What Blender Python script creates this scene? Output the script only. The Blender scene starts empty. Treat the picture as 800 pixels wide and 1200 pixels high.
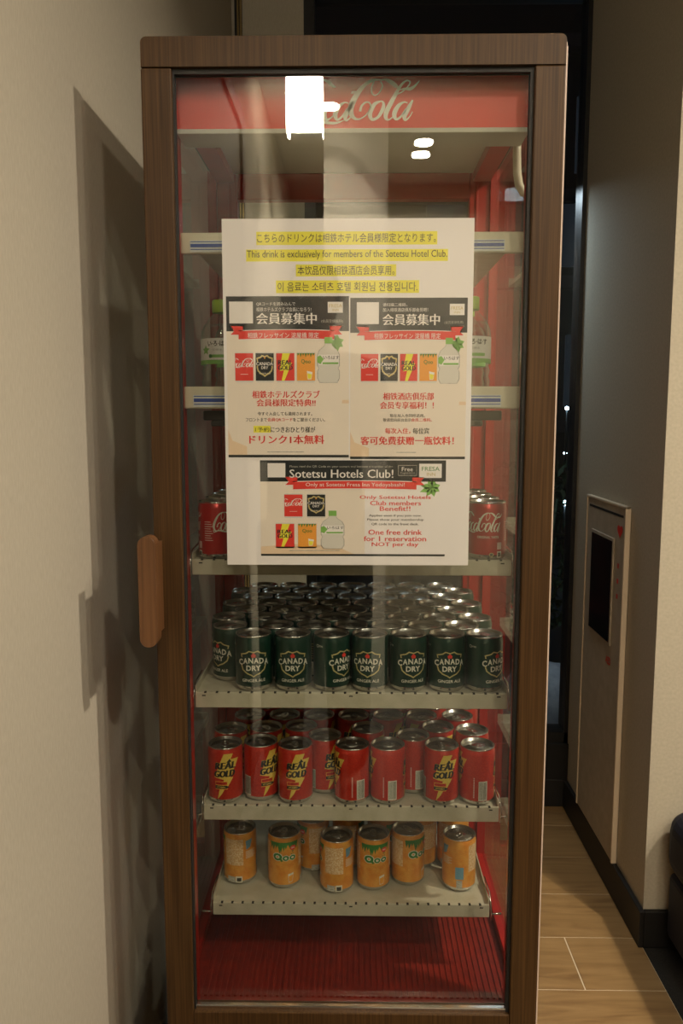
import bpy, bmesh, math, random
from mathutils import Vector, Matrix
from mathutils.geometry import tessellate_polygon
SC = bpy.context.scene
COL = SC.collection
R = math.radians
random.seed(7)

# ------------------------------------------------------------------ camera, world, exposure, lights
F_PX, PITCH, YAW, CAM_H = 930.0, 6.8, 0.92, 1.2
cam_d = bpy.data.cameras.new('camera'); cam = bpy.data.objects.new('camera', cam_d); COL.objects.link(cam)
cam_d.sensor_fit = 'VERTICAL'; cam_d.sensor_height = 36.0; cam_d.lens = 36.0 * F_PX / 1200.0
cam_d.clip_start = 0.05; cam_d.clip_end = 200
cam.location = (0, 0, CAM_H); cam.rotation_euler = (R(90 - PITCH), 0, R(YAW))
SC.camera = cam
w = bpy.data.worlds.new('night'); SC.world = w; w.use_nodes = True
w.node_tree.nodes['Background'].inputs[0].default_value = (0.012, 0.018, 0.03, 1)
w.node_tree.nodes['Background'].inputs[1].default_value = 0.35
SC.view_settings.view_transform = 'Standard'; SC.view_settings.look = 'None'
SC.view_settings.gamma = 1; SC.view_settings.exposure = 0.44; SC.view_settings.use_curve_mapping = False
SC.cycles.transparent_max_bounces = 32; SC.cycles.max_bounces = 10
SC.cycles.caustics_reflective = False; SC.cycles.caustics_refractive = False
SC.cycles.sample_clamp_indirect = 3.0
CEIL = 2.4
WARM = (1.0, 0.86, 0.67)
def lamp(loc, watts, radius, color=WARM, spread=160, rot=(0, 0, 0), size_y=None):
    l = bpy.data.lights.new('lamp_light', 'AREA')
    if size_y: l.shape = 'RECTANGLE'; l.size = radius; l.size_y = size_y
    else: l.shape = 'DISK'; l.size = radius * 2
    l.energy = watts; l.color = color; l.spread = R(spread)
    o = bpy.data.objects.new('lamp_light', l); COL.objects.link(o); o.location = loc; o.rotation_euler = rot
    return o
# ceiling downlights: (x, y, watts, radius).  The first is the key light right of the refrigerator; the pillar spot and the last are added to brighten.
DOWNLIGHTS = [(1.28, 0.62, 21, 0.045), (0.30, -1.60, 8, 0.04), (0.30, -1.76, 8, 0.04), (-0.10, -1.20, 26, 0.04), (1.75, -0.50, 9, 0.06), (1.40, 0.10, 7, 0.06), (0.66, -0.35, 9, 0.06)]
for x, y, wt, r in DOWNLIGHTS: lamp((x, y, CEIL - 0.012), wt, r, spread=75 if wt == 26 else 160)   # the one added to brighten the pillar is a narrow spot

# ------------------------------------------------------------------ helpers
def at(px, py, Y):
    """point of the plane y = Y seen at pixel (px, py) of the 800 x 1200 photograph"""
    d = Vector(((px - 400) / F_PX, (600 - py) / F_PX, -1.0))
    d = Matrix.Rotation(R(YAW), 3, 'Z') @ Matrix.Rotation(R(90 - PITCH), 3, 'X') @ d
    return Vector((0, 0, CAM_H)) + d * (Y / d.y)

ROOTS = {}
class MB:
    def __init__(s): s.v = []; s.f = []; s.m = []; s.smooth = []
    def face(s, idx, m=0, sm=False): s.f.append(tuple(idx)); s.m.append(m); s.smooth.append(sm)
    def box(s, x0, x1, y0, y1, z0, z1, m=0):
        b = len(s.v)
        s.v += [(x0,y0,z0),(x1,y0,z0),(x1,y1,z0),(x0,y1,z0),(x0,y0,z1),(x1,y0,z1),(x1,y1,z1),(x0,y1,z1)]
        for q in ((0,3,2,1),(4,5,6,7),(0,1,5,4),(1,2,6,5),(2,3,7,6),(3,0,4,7)): s.face([b+i for i in q], m)
        return s
    def lathe(s, prof, n=32, m=0, c=(0, 0), z=0.0, sm=True):
        rings = []
        for r, h in prof:
            if r < 1e-6: rings.append([len(s.v)]); s.v.append((c[0], c[1], z + h)); continue
            rings.append([len(s.v) + i for i in range(n)])
            for i in range(n):
                a = 2 * math.pi * i / n; s.v.append((c[0] + r * math.cos(a), c[1] + r * math.sin(a), z + h))
        for a, b in zip(rings, rings[1:]):
            for i in range(n):
                j = (i + 1) % n
                if len(a) == 1 and len(b) == 1: continue
                if len(a) == 1: s.face((a[0], b[j], b[i]), m, sm)
                elif len(b) == 1: s.face((a[i], a[j], b[0]), m, sm)
                else: s.face((a[i], a[j], b[j], b[i]), m, sm)
        return s
    def tube(s, pts, r, n=8, m=0):
        pts = [Vector(p) for p in pts]; rings = []; up = Vector((0.13, 0.27, 0.95)).normalized()
        for i, p in enumerate(pts):
            t = (pts[min(i + 1, len(pts) - 1)] - pts[max(i - 1, 0)]).normalized()
            u = t.cross(up)
            if u.length < 0.05: u = t.cross(Vector((1, 0, 0)))
            u.normalize(); w_ = t.cross(u)
            rings.append([len(s.v) + k for k in range(n)])
            for k in range(n):
                a = 2 * math.pi * k / n; q = p + u * math.cos(a) * r + w_ * math.sin(a) * r; s.v.append(tuple(q))
        for a, b in zip(rings, rings[1:]):
            for k in range(n): s.face((a[k], a[(k+1) % n], b[(k+1) % n], b[k]), m, True)
        s.face(rings[0][::-1], m); s.face(rings[-1], m)
        return s
    def prism_y(s, poly, y0, y1, m=0):
        """outline poly [(x, z)] given thickness along y"""
        n = len(poly); b = len(s.v)
        s.v += [(x, y0, z) for x, z in poly] + [(x, y1, z) for x, z in poly]
        tris = tessellate_polygon([[Vector((x, z, 0)) for x, z in poly]])
        for t in tris: s.face([b + i for i in t], m); s.face([b + n + i for i in reversed(t)], m)
        for i in range(n): j = (i + 1) % n; s.face((b+i, b+j, b+n+j, b+n+i), m)
        return s
    def tris(s, T, fn, m=0):
        """T: list of 2-D triangles, fn maps (u, v) -> 3-D point"""
        for t in T:
            b = len(s.v); s.v += [fn(*p) for p in t]; s.face((b, b+1, b+2), m)
        return s
    def build(s, name, mats, parent=None, bevel=0, seg=2):
        if not isinstance(mats, (list, tuple)): mats = [mats]
        off = Vector(ROOTS.get(parent.name, (0, 0, 0))) if parent is not None else Vector((0, 0, 0))
        me = bpy.data.meshes.new(name)
        me.from_pydata([tuple(Vector(v) - off) for v in s.v], [], s.f)
        for mt in mats: me.materials.append(mt)
        me.polygons.foreach_set('material_index', s.m); me.polygons.foreach_set('use_smooth', s.smooth)
        me.update()
        bm = bmesh.new(); bm.from_mesh(me); 
        if not getattr(s, 'flat', False): bmesh.ops.recalc_face_normals(bm, faces=bm.faces)
        bm.to_mesh(me); bm.free()
        o = bpy.data.objects.new(name, me); COL.objects.link(o)
        if parent is not None: o.parent = parent; ROOTS[o.name] = tuple(off)
        if bevel:
            md = o.modifiers.new('bevel', 'BEVEL'); md.width = bevel; md.segments = seg; md.limit_method = 'ANGLE'; md.angle_limit = R(40)
        return o

def tag(o, label=None, cat=None, group=None, kind=None):
    if label: o['label'] = label
    if cat: o['category'] = cat
    if group: o['group'] = group
    if kind: o['kind'] = kind
    return o
def empty(name, loc, label=None, cat=None, group=None, rz=0):
    o = bpy.data.objects.new(name, None); COL.objects.link(o); o.location = loc; o.rotation_euler = (0, 0, rz)
    o.empty_display_size = 0.05
    ROOTS[o.name] = tuple(loc)
    return tag(o, label, cat, group)
def local(name, label=None, cat=None, group=None):
    o = empty(name, (0, 0, 0), label, cat, group); return o
def kids(o): return [c for c in ALLKIDS.get(o.name, [])]
def copy_tree(o, parent=None):
    c = o.copy(); COL.objects.link(c); c.parent = parent
    for ch in o.children: copy_tree(ch, c)
    return c

# ------------------------------------------------------------------ materials
def mat(name, color, rough=0.5, metal=0.0, spec=0.5, emis=None, es=0.0, coat=0.0):
    m = bpy.data.materials.new(name); m.use_nodes = True
    p = m.node_tree.nodes['Principled BSDF']
    p.inputs['Base Color'].default_value = (*color, 1); p.inputs['Roughness'].default_value = rough
    p.inputs['Metallic'].default_value = metal; p.inputs['Specular IOR Level'].default_value = spec
    if coat: p.inputs['Coat Weight'].default_value = coat; p.inputs['Coat Roughness'].default_value = 0.08
    if emis: p.inputs['Emission Color'].default_value = (*emis, 1); p.inputs['Emission Strength'].default_value = es
    return m
def noisy(m, c1, c2, scale=(40, 40, 40), detail=4, lo=0.35, hi=0.65, bump=0.0, dist=0.001, nscale=1.0):
    nt = m.node_tree; N = nt.nodes; L = nt.links; p = N['Principled BSDF']
    tc = N.new('ShaderNodeTexCoord'); mp = N.new('ShaderNodeMapping'); mp.inputs['Scale'].default_value = scale
    nz = N.new('ShaderNodeTexNoise'); nz.inputs['Scale'].default_value = nscale; nz.inputs['Detail'].default_value = detail
    cr = N.new('ShaderNodeValToRGB'); cr.color_ramp.elements[0].position = lo; cr.color_ramp.elements[1].position = hi
    cr.color_ramp.elements[0].color = (*c1, 1); cr.color_ramp.elements[1].color = (*c2, 1)
    L.new(tc.outputs['Object'], mp.inputs[0]); L.new(mp.outputs[0], nz.inputs[0]); L.new(nz.outputs[0], cr.inputs[0]); L.new(cr.outputs[0], p.inputs['Base Color'])
    if bump:
        b = N.new('ShaderNodeBump'); b.inputs['Strength'].default_value = bump; b.inputs['Distance'].default_value = dist
        L.new(nz.outputs[0], b.inputs['Height']); L.new(b.outputs[0], p.inputs['Normal'])
    return m
def glassy(name, tint=(1, 1, 1), ior=1.5, rough=0.0):
    m = bpy.data.materials.new(name); m.use_nodes = True; nt = m.node_tree; N = nt.nodes; L = nt.links
    N.remove(N['Principled BSDF']); out = N['Material Output']
    tr = N.new('ShaderNodeBsdfTransparent'); tr.inputs[0].default_value = (*tint, 1)
    gl = N.new('ShaderNodeBsdfGlossy'); gl.inputs['Roughness'].default_value = rough; gl.inputs[0].default_value = (1, 1, 1, 1)
    fr = N.new('ShaderNodeFresnel'); fr.inputs[0].default_value = ior
    # the same index seen from inside the pane, so that both faces reflect alike
    geo = N.new('ShaderNodeNewGeometry'); mx0 = N.new('ShaderNodeMix'); mx0.data_type = 'FLOAT'
    mx0.inputs[2].default_value = ior; mx0.inputs[3].default_value = 1.0 / ior * ior * ior if False else ior
    L.new(geo.outputs['Backfacing'], mx0.inputs[0])
    inv = N.new('ShaderNodeMath'); inv.operation = 'DIVIDE'; inv.inputs[0].default_value = 1.0
    mx = N.new('ShaderNodeMixShader')
    # Fresnel node flips the index on back faces; feed 1/ior there to undo the flip
    sel = N.new('ShaderNodeMix'); sel.data_type = 'FLOAT'; sel.inputs[2].default_value = ior; sel.inputs[3].default_value = 1.0 / ior
    L.new(geo.outputs['Backfacing'], sel.inputs[0]); L.new(sel.outputs[0], fr.inputs[0])
    N.remove(mx0); N.remove(inv)
    L.new(fr.outputs[0], mx.inputs[0]); L.new(tr.outputs[0], mx.inputs[1]); L.new(gl.outputs[0], mx.inputs[2]); L.new(mx.outputs[0], out.inputs[0])
    return m

M = {}
M['walnut'] = noisy(mat('walnut_laminate', (.1, .05, .025), 0.45, spec=.25), (.036, .0165, .0052), (.082, .041, .0130), (420, 420, 6), 5, .3, .7, .15, .0004)
M['handle'] = noisy(mat('handle_wood', (.2, .09, .04), 0.35), (.10, .042, .016), (.17, .078, .031), (260, 260, 6), 4, .3, .7)
M['pale_edge_highlight'] = mat('pale_edge_highlight', (.62, .48, .40), .4)
M['red'] = noisy(mat('red_paint', (.5, .01, .008), 0.35), (.42, .012, .008), (.50, .018, .010), (30, 30, 30))
M['red_deck'] = noisy(mat('red_deck', (.3, .01, .008), 0.5), (.22, .014, .008), (.29, .019, .009), (60, 60, 60))
M['sign_red'] = mat('sign_red', (.75, .03, .012), 0.4)
M['logo'] = mat('logo_cream', (.93, .89, .80), 0.4)
M['cream_metal'] = noisy(mat('cream_metal', (.62, .55, .42), 0.4), (.50, .45, .33), (.58, .52, .40), (50, 50, 50))
M['ceil_in'] = mat('white_liner', (.66, .62, .54), 0.5)
M['rail'] = mat('ivory_plastic', (.74, .66, .50), 0.35)
M['stripw'] = mat('strip_white', (.80, .80, .78), 0.3)
M['blue'] = mat('strip_blue', (.03, .08, .38), 0.3)
M['chrome'] = mat('chrome', (.75, .72, .68), 0.18, 1.0)
M['dark'] = mat('dark_rubber', (.012, .011, .010), 0.6)
M['darkmetal'] = mat('dark_metal', (.05, .045, .04), 0.4, .6)
M['hole'] = mat('punched_hole', (.02, .016, .012), .8)
M['glass'] = glassy('clear_glass', (.975, .985, .975), 1.52)
M['pane'] = glassy('window_glass', (.9, .93, .93), 1.5)
M['film'] = glassy('laminate_film', (.985, .985, .98), 1.45, 0.03)
M['paper'] = mat('paper', (.86, .83, .80), .55)
M['cream_print'] = mat('cream_print', (.84, .76, .64), .5)
M['tan_print'] = mat('tan_print', (.80, .62, .42), .5)
M['yellow'] = mat('highlighter', (.86, .80, .06), .5)
M['black'] = mat('ink_black', (.018, .022, .020), .4)
M['ink'] = mat('ink_text', (.05, .045, .03), .5)
M['p_red'] = mat('ink_red', (.72, .045, .03), .45)
M['p_white'] = mat('ink_white', (.86, .83, .78), .45)
M['p_green'] = mat('ink_green', (.22, .48, .10), .45)
M['p_pink'] = mat('ink_pink', (.80, .55, .50), .45)
M['p_orange'] = mat('ink_orange', (.85, .36, .05), .4)
M['p_clear'] = mat('ink_bottle', (.70, .68, .60), .4)
M['p_gold'] = mat('ink_gold', (.78, .55, .10), .35)
M['silver'] = mat('can_silver', (.72, .70, .66), 0.26, 1.0)
M['c_green'] = mat('can_dark_green', (.010, .040, .026), 0.28, 0.15, coat=.4)
M['c_red'] = mat('can_red', (.50, .012, .012), 0.28, 0.35, coat=.4)
M['c_energy'] = noisy(mat('can_energy_red', (.6, .03, .015), 0.32, .3, coat=.3), (.50, .020, .012), (.66, .045, .02), (500, 500, 500))
M['c_orange'] = noisy(mat('can_orange', (.8, .33, .05), 0.34, .15, coat=.3), (.78, .28, .035), (.86, .40, .07), (90, 90, 90))
M['c_peach'] = noisy(mat('can_peach', (.85, .6, .35), 0.45), (.66, .36, .13), (.88, .66, .42), (420, 420, 700), 3, .4, .6)
M['l_gold'] = mat('label_gold', (.60, .50, .22), .35, .3)
M['l_cream'] = mat('label_cream', (.78, .74, .62), .4)
M['l_leaf'] = mat('label_leaf', (.05, .22, .04), .4)
M['l_grey'] = noisy(mat('label_grey', (.4, .38, .33), .5), (.30, .29, .25), (.62, .60, .52), (200, 200, 900))
M['l_blue'] = mat('label_blue', (.16, .33, .44), .4)
M['cap'] = mat('cap_green', (.42, .66, .04), .4)
M['pet'] = glassy('pet_plastic', (.93, .95, .92), 1.5, .02)
M['water'] = glassy('water', (.96, .985, .975), 1.33, 0.0)
# room
def wallpaper():
    m = mat('woven_wallpaper', (.5, .44, .34), .85, spec=.2)
    noisy(m, (.475, .44, .36), (.535, .50, .415), (420, 420, 90), 4, .3, .7, .2, .0008)
    return m
M['wallpaper'] = wallpaper()
M['pillar'] = noisy(mat('painted_wall', (.5, .45, .36), .85, spec=.2), (.47, .43, .33), (.54, .49, .39), (150, 150, 150), 3, .3, .7, .1, .0006)
M['ceiling'] = mat('ceiling_paint', (.62, .58, .50), .9)
M['far_wall'] = mat('brown_wall', (.16, .13, .10), .9)
M['skirt'] = mat('black_skirting', (.010, .009, .008), .5)
M['brass'] = mat('brass', (.66, .50, .25), .25, 1.0)
M['frame_blk'] = mat('black_aluminium', (.008, .008, .008), .4)
M['cab_white'] = noisy(mat('cabinet_ivory', (.58, .50, .38), .5), (.44, .38, .28), (.51, .44, .34), (40, 40, 40))
M['cab_edge'] = mat('cabinet_edge', (.70, .58, .42), .35)
M['cab_dark'] = mat('cabinet_window', (.014, .012, .012), .12)
M['leather'] = noisy(mat('navy_leather', (.01, .014, .03), .55, spec=.3), (.006, .008, .018), (.013, .017, .034), (300, 300, 300), 3, .3, .7, .3, .0008)
M['carpet'] = noisy(mat('black_carpet', (.01, .01, .01), .95), (.004, .004, .004), (.022, .020, .016), (700, 700, 700), 3, .3, .7, .5, .002)
M['grout'] = mat('pale_grout', (.72, .62, .46), .8)
def plank_mat():
    m = mat('oak_tile', (.5, .3, .15), .38)
    nt = m.node_tree; N = nt.nodes; L = nt.links; p = N['Principled BSDF']
    tc = N.new('ShaderNodeTexCoord'); mp = N.new('ShaderNodeMapping'); mp.inputs['Scale'].default_value = (3, 26, 26)
    oi = N.new('ShaderNodeObjectInfo'); ad = N.new('ShaderNodeVectorMath'); ad.operation = 'ADD'
    sc = N.new('ShaderNodeMath'); sc.operation = 'MULTIPLY'; sc.inputs[1].default_value = 31
    nz = N.new('ShaderNodeTexNoise'); nz.inputs['Scale'].default_value = 1.0; nz.inputs['Detail'].default_value = 6; nz.inputs['Distortion'].default_value = 1.6
    cr = N.new('ShaderNodeValToRGB'); e = cr.color_ramp.elements; e[0].position = .28; e[0].color = (.20, .110, .042, 1); e[1].position = .72; e[1].color = (.36, .225, .095, 1)
    e2 = e.new(.45); e2.color = (.29, .175, .070, 1)
    L.new(oi.outputs['Random'], sc.inputs[0]); L.new(tc.outputs['Object'], mp.inputs[0]); L.new(mp.outputs[0], ad.inputs[0]); L.new(sc.outputs[0], ad.inputs[1])
    L.new(ad.outputs[0], nz.inputs[0]); L.new(nz.outputs[0], cr.inputs[0]); L.new(cr.outputs[0], p.inputs['Base Color'])
    return m
M['plank'] = plank_mat()

# ------------------------------------------------------------------ lettering and flat outlines
_tc = {}
def text_tris(s, bold=0.0):
    """triangles of a line of type, normalised to its bounding box (0..1, 0..1), with its aspect"""
    k = (s, bold)
    if k in _tc: return _tc[k]
    c = bpy.data.curves.new('t', 'FONT'); c.body = s; c.size = 1; c.offset = bold; c.resolution_u = 2; c.fill_mode = 'FRONT'
    o = bpy.data.objects.new('t', c); COL.objects.link(o)
    dg = bpy.context.evaluated_depsgraph_get(); dg.update()
    me = bpy.data.meshes.new_from_object(o.evaluated_get(dg)); me.calc_loop_triangles()
    V = [(v.co.x, v.co.y) for v in me.vertices]
    T = [tuple(V[i] for i in t.vertices) for t in me.loop_triangles]
    bpy.data.objects.remove(o); bpy.data.curves.remove(c); bpy.data.meshes.remove(me)
    xs = [p[0] for t in T for p in t]; ys = [p[1] for t in T for p in t]
    x0, x1, y0, y1 = min(xs), max(xs), min(ys), max(ys)
    T = [tuple(((p[0]-x0)/(x1-x0), (p[1]-y0)/(y1-y0)) for p in t) for t in T]
    _tc[k] = (T, (x1-x0)/(y1-y0)); return _tc[k]
def fit(T, x0, x1, y0, y1): return [tuple((x0 + p[0]*(x1-x0), y0 + p[1]*(y1-y0)) for p in t) for t in T]
def txt(s, x0, x1, y0, y1, bold=0.0): return fit(text_tris(s, bold)[0], x0, x1, y0, y1)
def poly(pts):
    ts = tessellate_polygon([[Vector((p[0], p[1], 0)) for p in pts]])
    return [tuple(tuple(pts[i]) for i in t) for t in ts]
def rect(x0, x1, y0, y1): return poly([(x0, y0), (x1, y0), (x1, y1), (x0, y1)])
def stroke(pts, k=1.0, sub=6, closed=False):
    """smooth line of changing width: pts (x, y, half width)"""
    P = []
    n = len(pts)
    for i in range(n - 1):
        p0 = pts[max(i-1, 0)]; p1 = pts[i]; p2 = pts[i+1]; p3 = pts[min(i+2, n-1)]
        for j in range(sub):
            t = j / sub
            P.append(tuple(0.5*((2*p1[a]) + (-p0[a]+p2[a])*t + (2*p0[a]-5*p1[a]+4*p2[a]-p3[a])*t*t + (-p0[a]+3*p1[a]-3*p2[a]+p3[a])*t**3) for a in range(3)))
    P.append(tuple(pts[-1]))
    L_, R_ = [], []
    for i, p in enumerate(P):
        a = P[max(i-1, 0)]; b = P[min(i+1, len(P)-1)]; dx, dy = b[0]-a[0], b[1]-a[1]; l = math.hypot(dx, dy) or 1
        h = p[2]*k; L_.append((p[0]-dy/l*h, p[1]+dx/l*h)); R_.append((p[0]+dy/l*h, p[1]-dx/l*h))
    T = []
    for i in range(len(P)-1): T += [(L_[i], R_[i], R_[i+1]), (L_[i], R_[i+1], L_[i+1])]
    return T
def shift(pts, dx, dy=0, sx=1.0, cx=0): return [((x-cx)*sx + cx + dx, y+dy, h) for x, y, h in pts]
def script_logo():
    """the flowing two-word script of the header, drawn with a pen; returns triangles in 0..1 x 0..1 and its aspect"""
    Cb = [(512,92,3),(470,92,6),(425,115,9),(385,165,13),(361,220,14),(368,260,10),(395,275,4),(430,257,3),(453,222,3),(450,200,3.5),(432,195,4),(412,212,5),(404,238,6)]
    Cl = [(472,93,3),(459,125,3),(460,152,3.5),(475,163,3),(495,150,3),(509,120,3),(500,98,3)]
    rb = [(500,94,3),(520,90,5),(545,99,9),(568,116,10),(586,132,3)]
    o_ = [(503,190,3),(472,205,9),(451,248,11),(462,276,7),(490,264,7),(513,224,9),(513,196,5),(500,190,3)]
    l_ = [(640,100,3),(622,96,4),(596,118,6),(560,180,10),(530,238,11),(526,268,9),(540,278,4),(562,262,2.5)]
    l2 = [(640,100,3),(634,116,3),(610,142,3),(578,160,3)]
    tl = [(586,140,2),(612,134,5),(640,134,8),(662,120,5),(683,96,1)]
    ab = [(628,200,3),(610,196,4),(584,214,9),(566,250,11),(575,276,6),(598,262,5),(622,228,5)]
    as_ = [(652,186,4),(632,225,10),(614,262,10),(620,280,5),(640,262,2.5),(652,240,2)]
    c_ = [(285,200,5),(276,192,3),(250,210,8),(235,248,11),(246,276,7),(268,266,3),(290,244,2)]
    S = [Cb, Cl, rb, o_, l_, l2, tl, ab, as_]
    S += [shift(Cb, -285), shift(Cl, -285), [(215,93,3),(235,90,5),(258,102,8),(276,118,7),(290,124,2)], shift(o_, -283), c_, shift(ab, -279), shift(as_, -279)]
    S += [[(362,150,1),(366,150,6),(382,147,6),(386,147,1)], [(95,262,4),(70,272,3),(80,288,4),(140,272,6),(215,285,7),(285,292,6),(330,278,1)]]
    T = []
    for s in S: T += stroke([(x, -y, h) for x, y, h in s], 1.0)
    xs = [p[0] for t in T for p in t]; ys = [p[1] for t in T for p in t]
    x0, x1, y0, y1 = min(xs), max(xs), min(ys), max(ys)
    return [tuple(((p[0]-x0)/(x1-x0), (p[1]-y0)/(y1-y0)) for p in t) for t in T], (x1-x0)/(y1-y0)
LOGO, LOGO_ASP = script_logo()
def clipx(T, xa, xb): return [t for t in T if all(xa <= p[0] <= xb for p in t)]
def split(T, lim):
    out = []; st = list(T)
    while st:
        t = st.pop()
        us = [p[0] for p in t]
        if max(us) - min(us) <= lim: out.append(t); continue
        e = max(((abs(t[i][0]-t[(i+1) % 3][0]), i) for i in range(3)))[1]
        a, b, c = t[e], t[(e+1) % 3], t[(e+2) % 3]; m_ = ((a[0]+b[0])/2, (a[1]+b[1])/2)
        st += [(a, m_, c), (m_, b, c)]
    return out
class Wrap:
    """print wrapped on a drum of radius r; mm coordinates, u along the girth, v up"""
    def __init__(s, r, k=1.0): s.mb = MB(); s.mb.flat = True; s.r = r; s.names = []; s.k = k
    def add(s, T, mname, layer=1, u0=0.0):
        if mname not in s.names: s.names.append(mname)
        rr = s.r + 0.0001 + 0.00010 * layer; mi = s.names.index(mname)
        def fn(u, v):
            a = (u + u0) / (s.r*1000); return (rr*math.sin(a), -rr*math.cos(a), v*s.k/1000)
        s.mb.tris(split(T, 4.0), fn, mi)
    def build(s, name, parent): return s.mb.build(name, [M[n] for n in s.names], parent)

# ------------------------------------------------------------------ the room
def struct(name, mb, m, bevel=0, parent=None):
    o = mb.build(name, m, parent, bevel=bevel)
    if parent is None: o['kind'] = 'structure'
    return o
XL, XR, YB, YP = -0.345, 0.660, 2.36, 1.70     # left wall, right wall, back wall, front face of the right-hand wall block
fl = struct('floor', MB().box(XL, XR, 0.526, YB, -0.06, -0.0012), M['grout'])
# wood-look planks, each a part of the floor
pw = 0.171; random.seed(3)
row = 0; y = 2.36 - 0.125
edges = [YB, 2.235, 2.064, 1.893, 1.723, 1.552]
while edges[-1] > 0.6: edges.append(edges[-1] - pw)
first_joint = {4: 0.49, 5: 0.05, 3: -0.12, 6: 0.35}
for i in range(len(edges)-1):
    y1, y0 = edges[i], edges[i+1]
    xs = [XL]; j = first_joint.get(i, random.uniform(-0.2, 0.5)); xs.append(j) if XL + .05 < j < XR - .05 else None
    xs.append(XR)
    for a, b in zip(xs, xs[1:]):
        MB().box(a + .0016, b - .0016, y0 + .0016, y1 - .0016, -0.0012, random.uniform(0.0, 0.0003)).build('plank', M['plank'], fl)
struct('floor_carpet', MB().box(XR, 3.2, 0.526, YP, -0.06, -0.002).box(XL, 3.2, -3.6, 0.526, -0.06, -0.002), M['carpet'])
struct('ceiling', MB().box(XL - .1, 3.3, -3.7, YB + .1, CEIL, CEIL + .1), M['ceiling'])
struct('wall_left', MB().box(XL - .1, XL, -3.7, YB + .1, -0.06, CEIL), M['wallpaper'])
M['added_door_dark'] = noisy(mat('added_dark_door', (.05, .04, .03), .6), (.035, .028, .020), (.055, .044, .032), (120, 120, 6))
dr = struct('added_door', MB().box(XL, XL + .006, -0.42, 0.46, 0.01, 2.05), M['added_door_dark'])  # unseen door, added so the left of the fridge glass mirrors something dark
MB().box(XL, XL + .014, -0.47, -0.42, 0, 2.10).box(XL, XL + .014, 0.46, 0.51, 0, 2.10).box(XL, XL + .014, -0.42, 0.46, 2.05, 2.10).build('added_door_frame', M['added_door_dark'], dr)
MB().tube([(XL + .006, -.36, 1.0), (XL + .035, -.36, 1.0), (XL + .035, -.26, 1.0)], .006, 8).build('handle', M['chrome'], dr)
struct('baseboard_left', MB().box(XL, XL + .008, -3.6, -.47, 0, .085).box(XL, XL + .008, .51, YB, 0, .085), M['skirt'], .002)
struct('wall_right', MB().box(XR, 3.3, YP, YB + .1, -0.06, CEIL), M['pillar'])
struct('baseboard_right', MB().box(XR - .012, XR, YP - .012, YB, 0, .088).box(XR, 3.2, YP - .012, YP, 0, .088), M['skirt'], .002)
struct('wall_far_right', MB().box(3.2, 3.3, -3.7, YP, -0.06, CEIL), M['far_wall'])
struct('wall_front', MB().box(XL, 3.2, -3.7, -3.6, -0.06, CEIL), M['far_wall'])
# the pale wall return the door glass mirrors
struct('wall_pillar', MB().box(-0.127, 0.135, -1.52, -1.34, -0.002, CEIL), M['ceiling'])
struct('wall_behind_camera', MB().box(0.0, 3.2, -2.42, -2.28, -0.002, CEIL), M['pillar'])
# back wall: beige panel at left, opening for the window
bx = at(356, 100, YB).x
mb = MB().box(XL, bx, YB, YB + .1, -0.06, CEIL).box(bx, XR, YB, YB + .1, -0.06, .20).box(bx, XR, YB, YB + .1, 2.385, CEIL)
struct('wall_back', mb, M['wallpaper'])
struct('baseboard_back', MB().box(XL, XR, YB - .012, YB, 0, .088), M['skirt'], .002)
b0 = at(278, 60, YB).x; b1 = at(284.5, 60, YB).x; bw = (b1 - b0)
t1 = struct('trim_1', MB().box(b0 - .006, b1, YB - .006, YB, .088, CEIL), M['frame_blk'])
MB().box(b0 + bw*.10, b0 + bw*.42, YB - .012, YB - .006, .088, CEIL).build('brass_strip', M['brass'], t1)
MB().box(b0 + bw*.60, b0 + bw*.95, YB - .012, YB - .006, .088, CEIL).build('brass_strip', M['brass'], t1)
# window
mb = MB().box(bx, XR, YB, YB + .07, .20, .235).box(bx, XR, YB, YB + .07, 2.37, 2.385).box(bx, bx + .03, YB, YB + .07, .2, 2.385).box(XR - .012, XR, YB, YB + .07, .2, 2.385)
wn = struct('window_1', mb, M['frame_blk'])
MB().box(bx + .03, XR - .012, YB + .03, YB + .036, .235, 2.37).build('pane', M['pane'], wn)
MB().box(bx, XR, YB - .012, YB + .0, .088, .202).build('window_sill', M['frame_blk'], wn)

# ------------------------------------------------------------------ outside the window, night
M['asphalt'] = mat('terrace_paving', (.03, .032, .036), .8)
M['facade'] = mat('facade', (.035, .04, .05), .7)
M['slab'] = mat('facade_slab', (.07, .08, .10), .7)
M['dimwin'] = mat('dim_window', (.02, .02, .02), .3, emis=(.30, .42, .60), es=.02)
M['bulb'] = mat('street_bulb', (.9, .95, 1), .3, emis=(.55, .80, 1.0), es=25)
M['leaf'] = noisy(mat('night_leaf', (.02, .05, .02), .6), (.015, .04, .018), (.05, .10, .05), (60, 60, 60))
M['stone'] = noisy(mat('pale_stone', (.4, .42, .45), .8), (.30, .33, .38), (.55, .58, .62), (14, 14, 14))
struct('terrace_floor', MB().box(-2, 4, YB + .1, 12.5, -.2, -.05), M['asphalt'])
bl = empty('apartment_building', (1.0, 11.2, -.05), 'dark building across the street behind the night window', 'building')
MB().box(-3, 6, 11, 12, -.05, 9).build('wall', M['facade'], bl)
sl = MB()
for z in (1.0, 2.9, 4.0, 5.9): sl.box(-3, 6, 10.8, 11, z, z + .16)
sl.build('floor_slabs', M['slab'], bl)
for (x, z) in ((.95, 3.2), (2.0, 3.2), (2.75, 3.2), (2.85, 1.35), (1.6, 1.35), (2.9, 4.4)):
    MB().box(x, x + .5, 10.94, 11, z, z + .95).build('window', M['dimwin'], bl)
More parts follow.
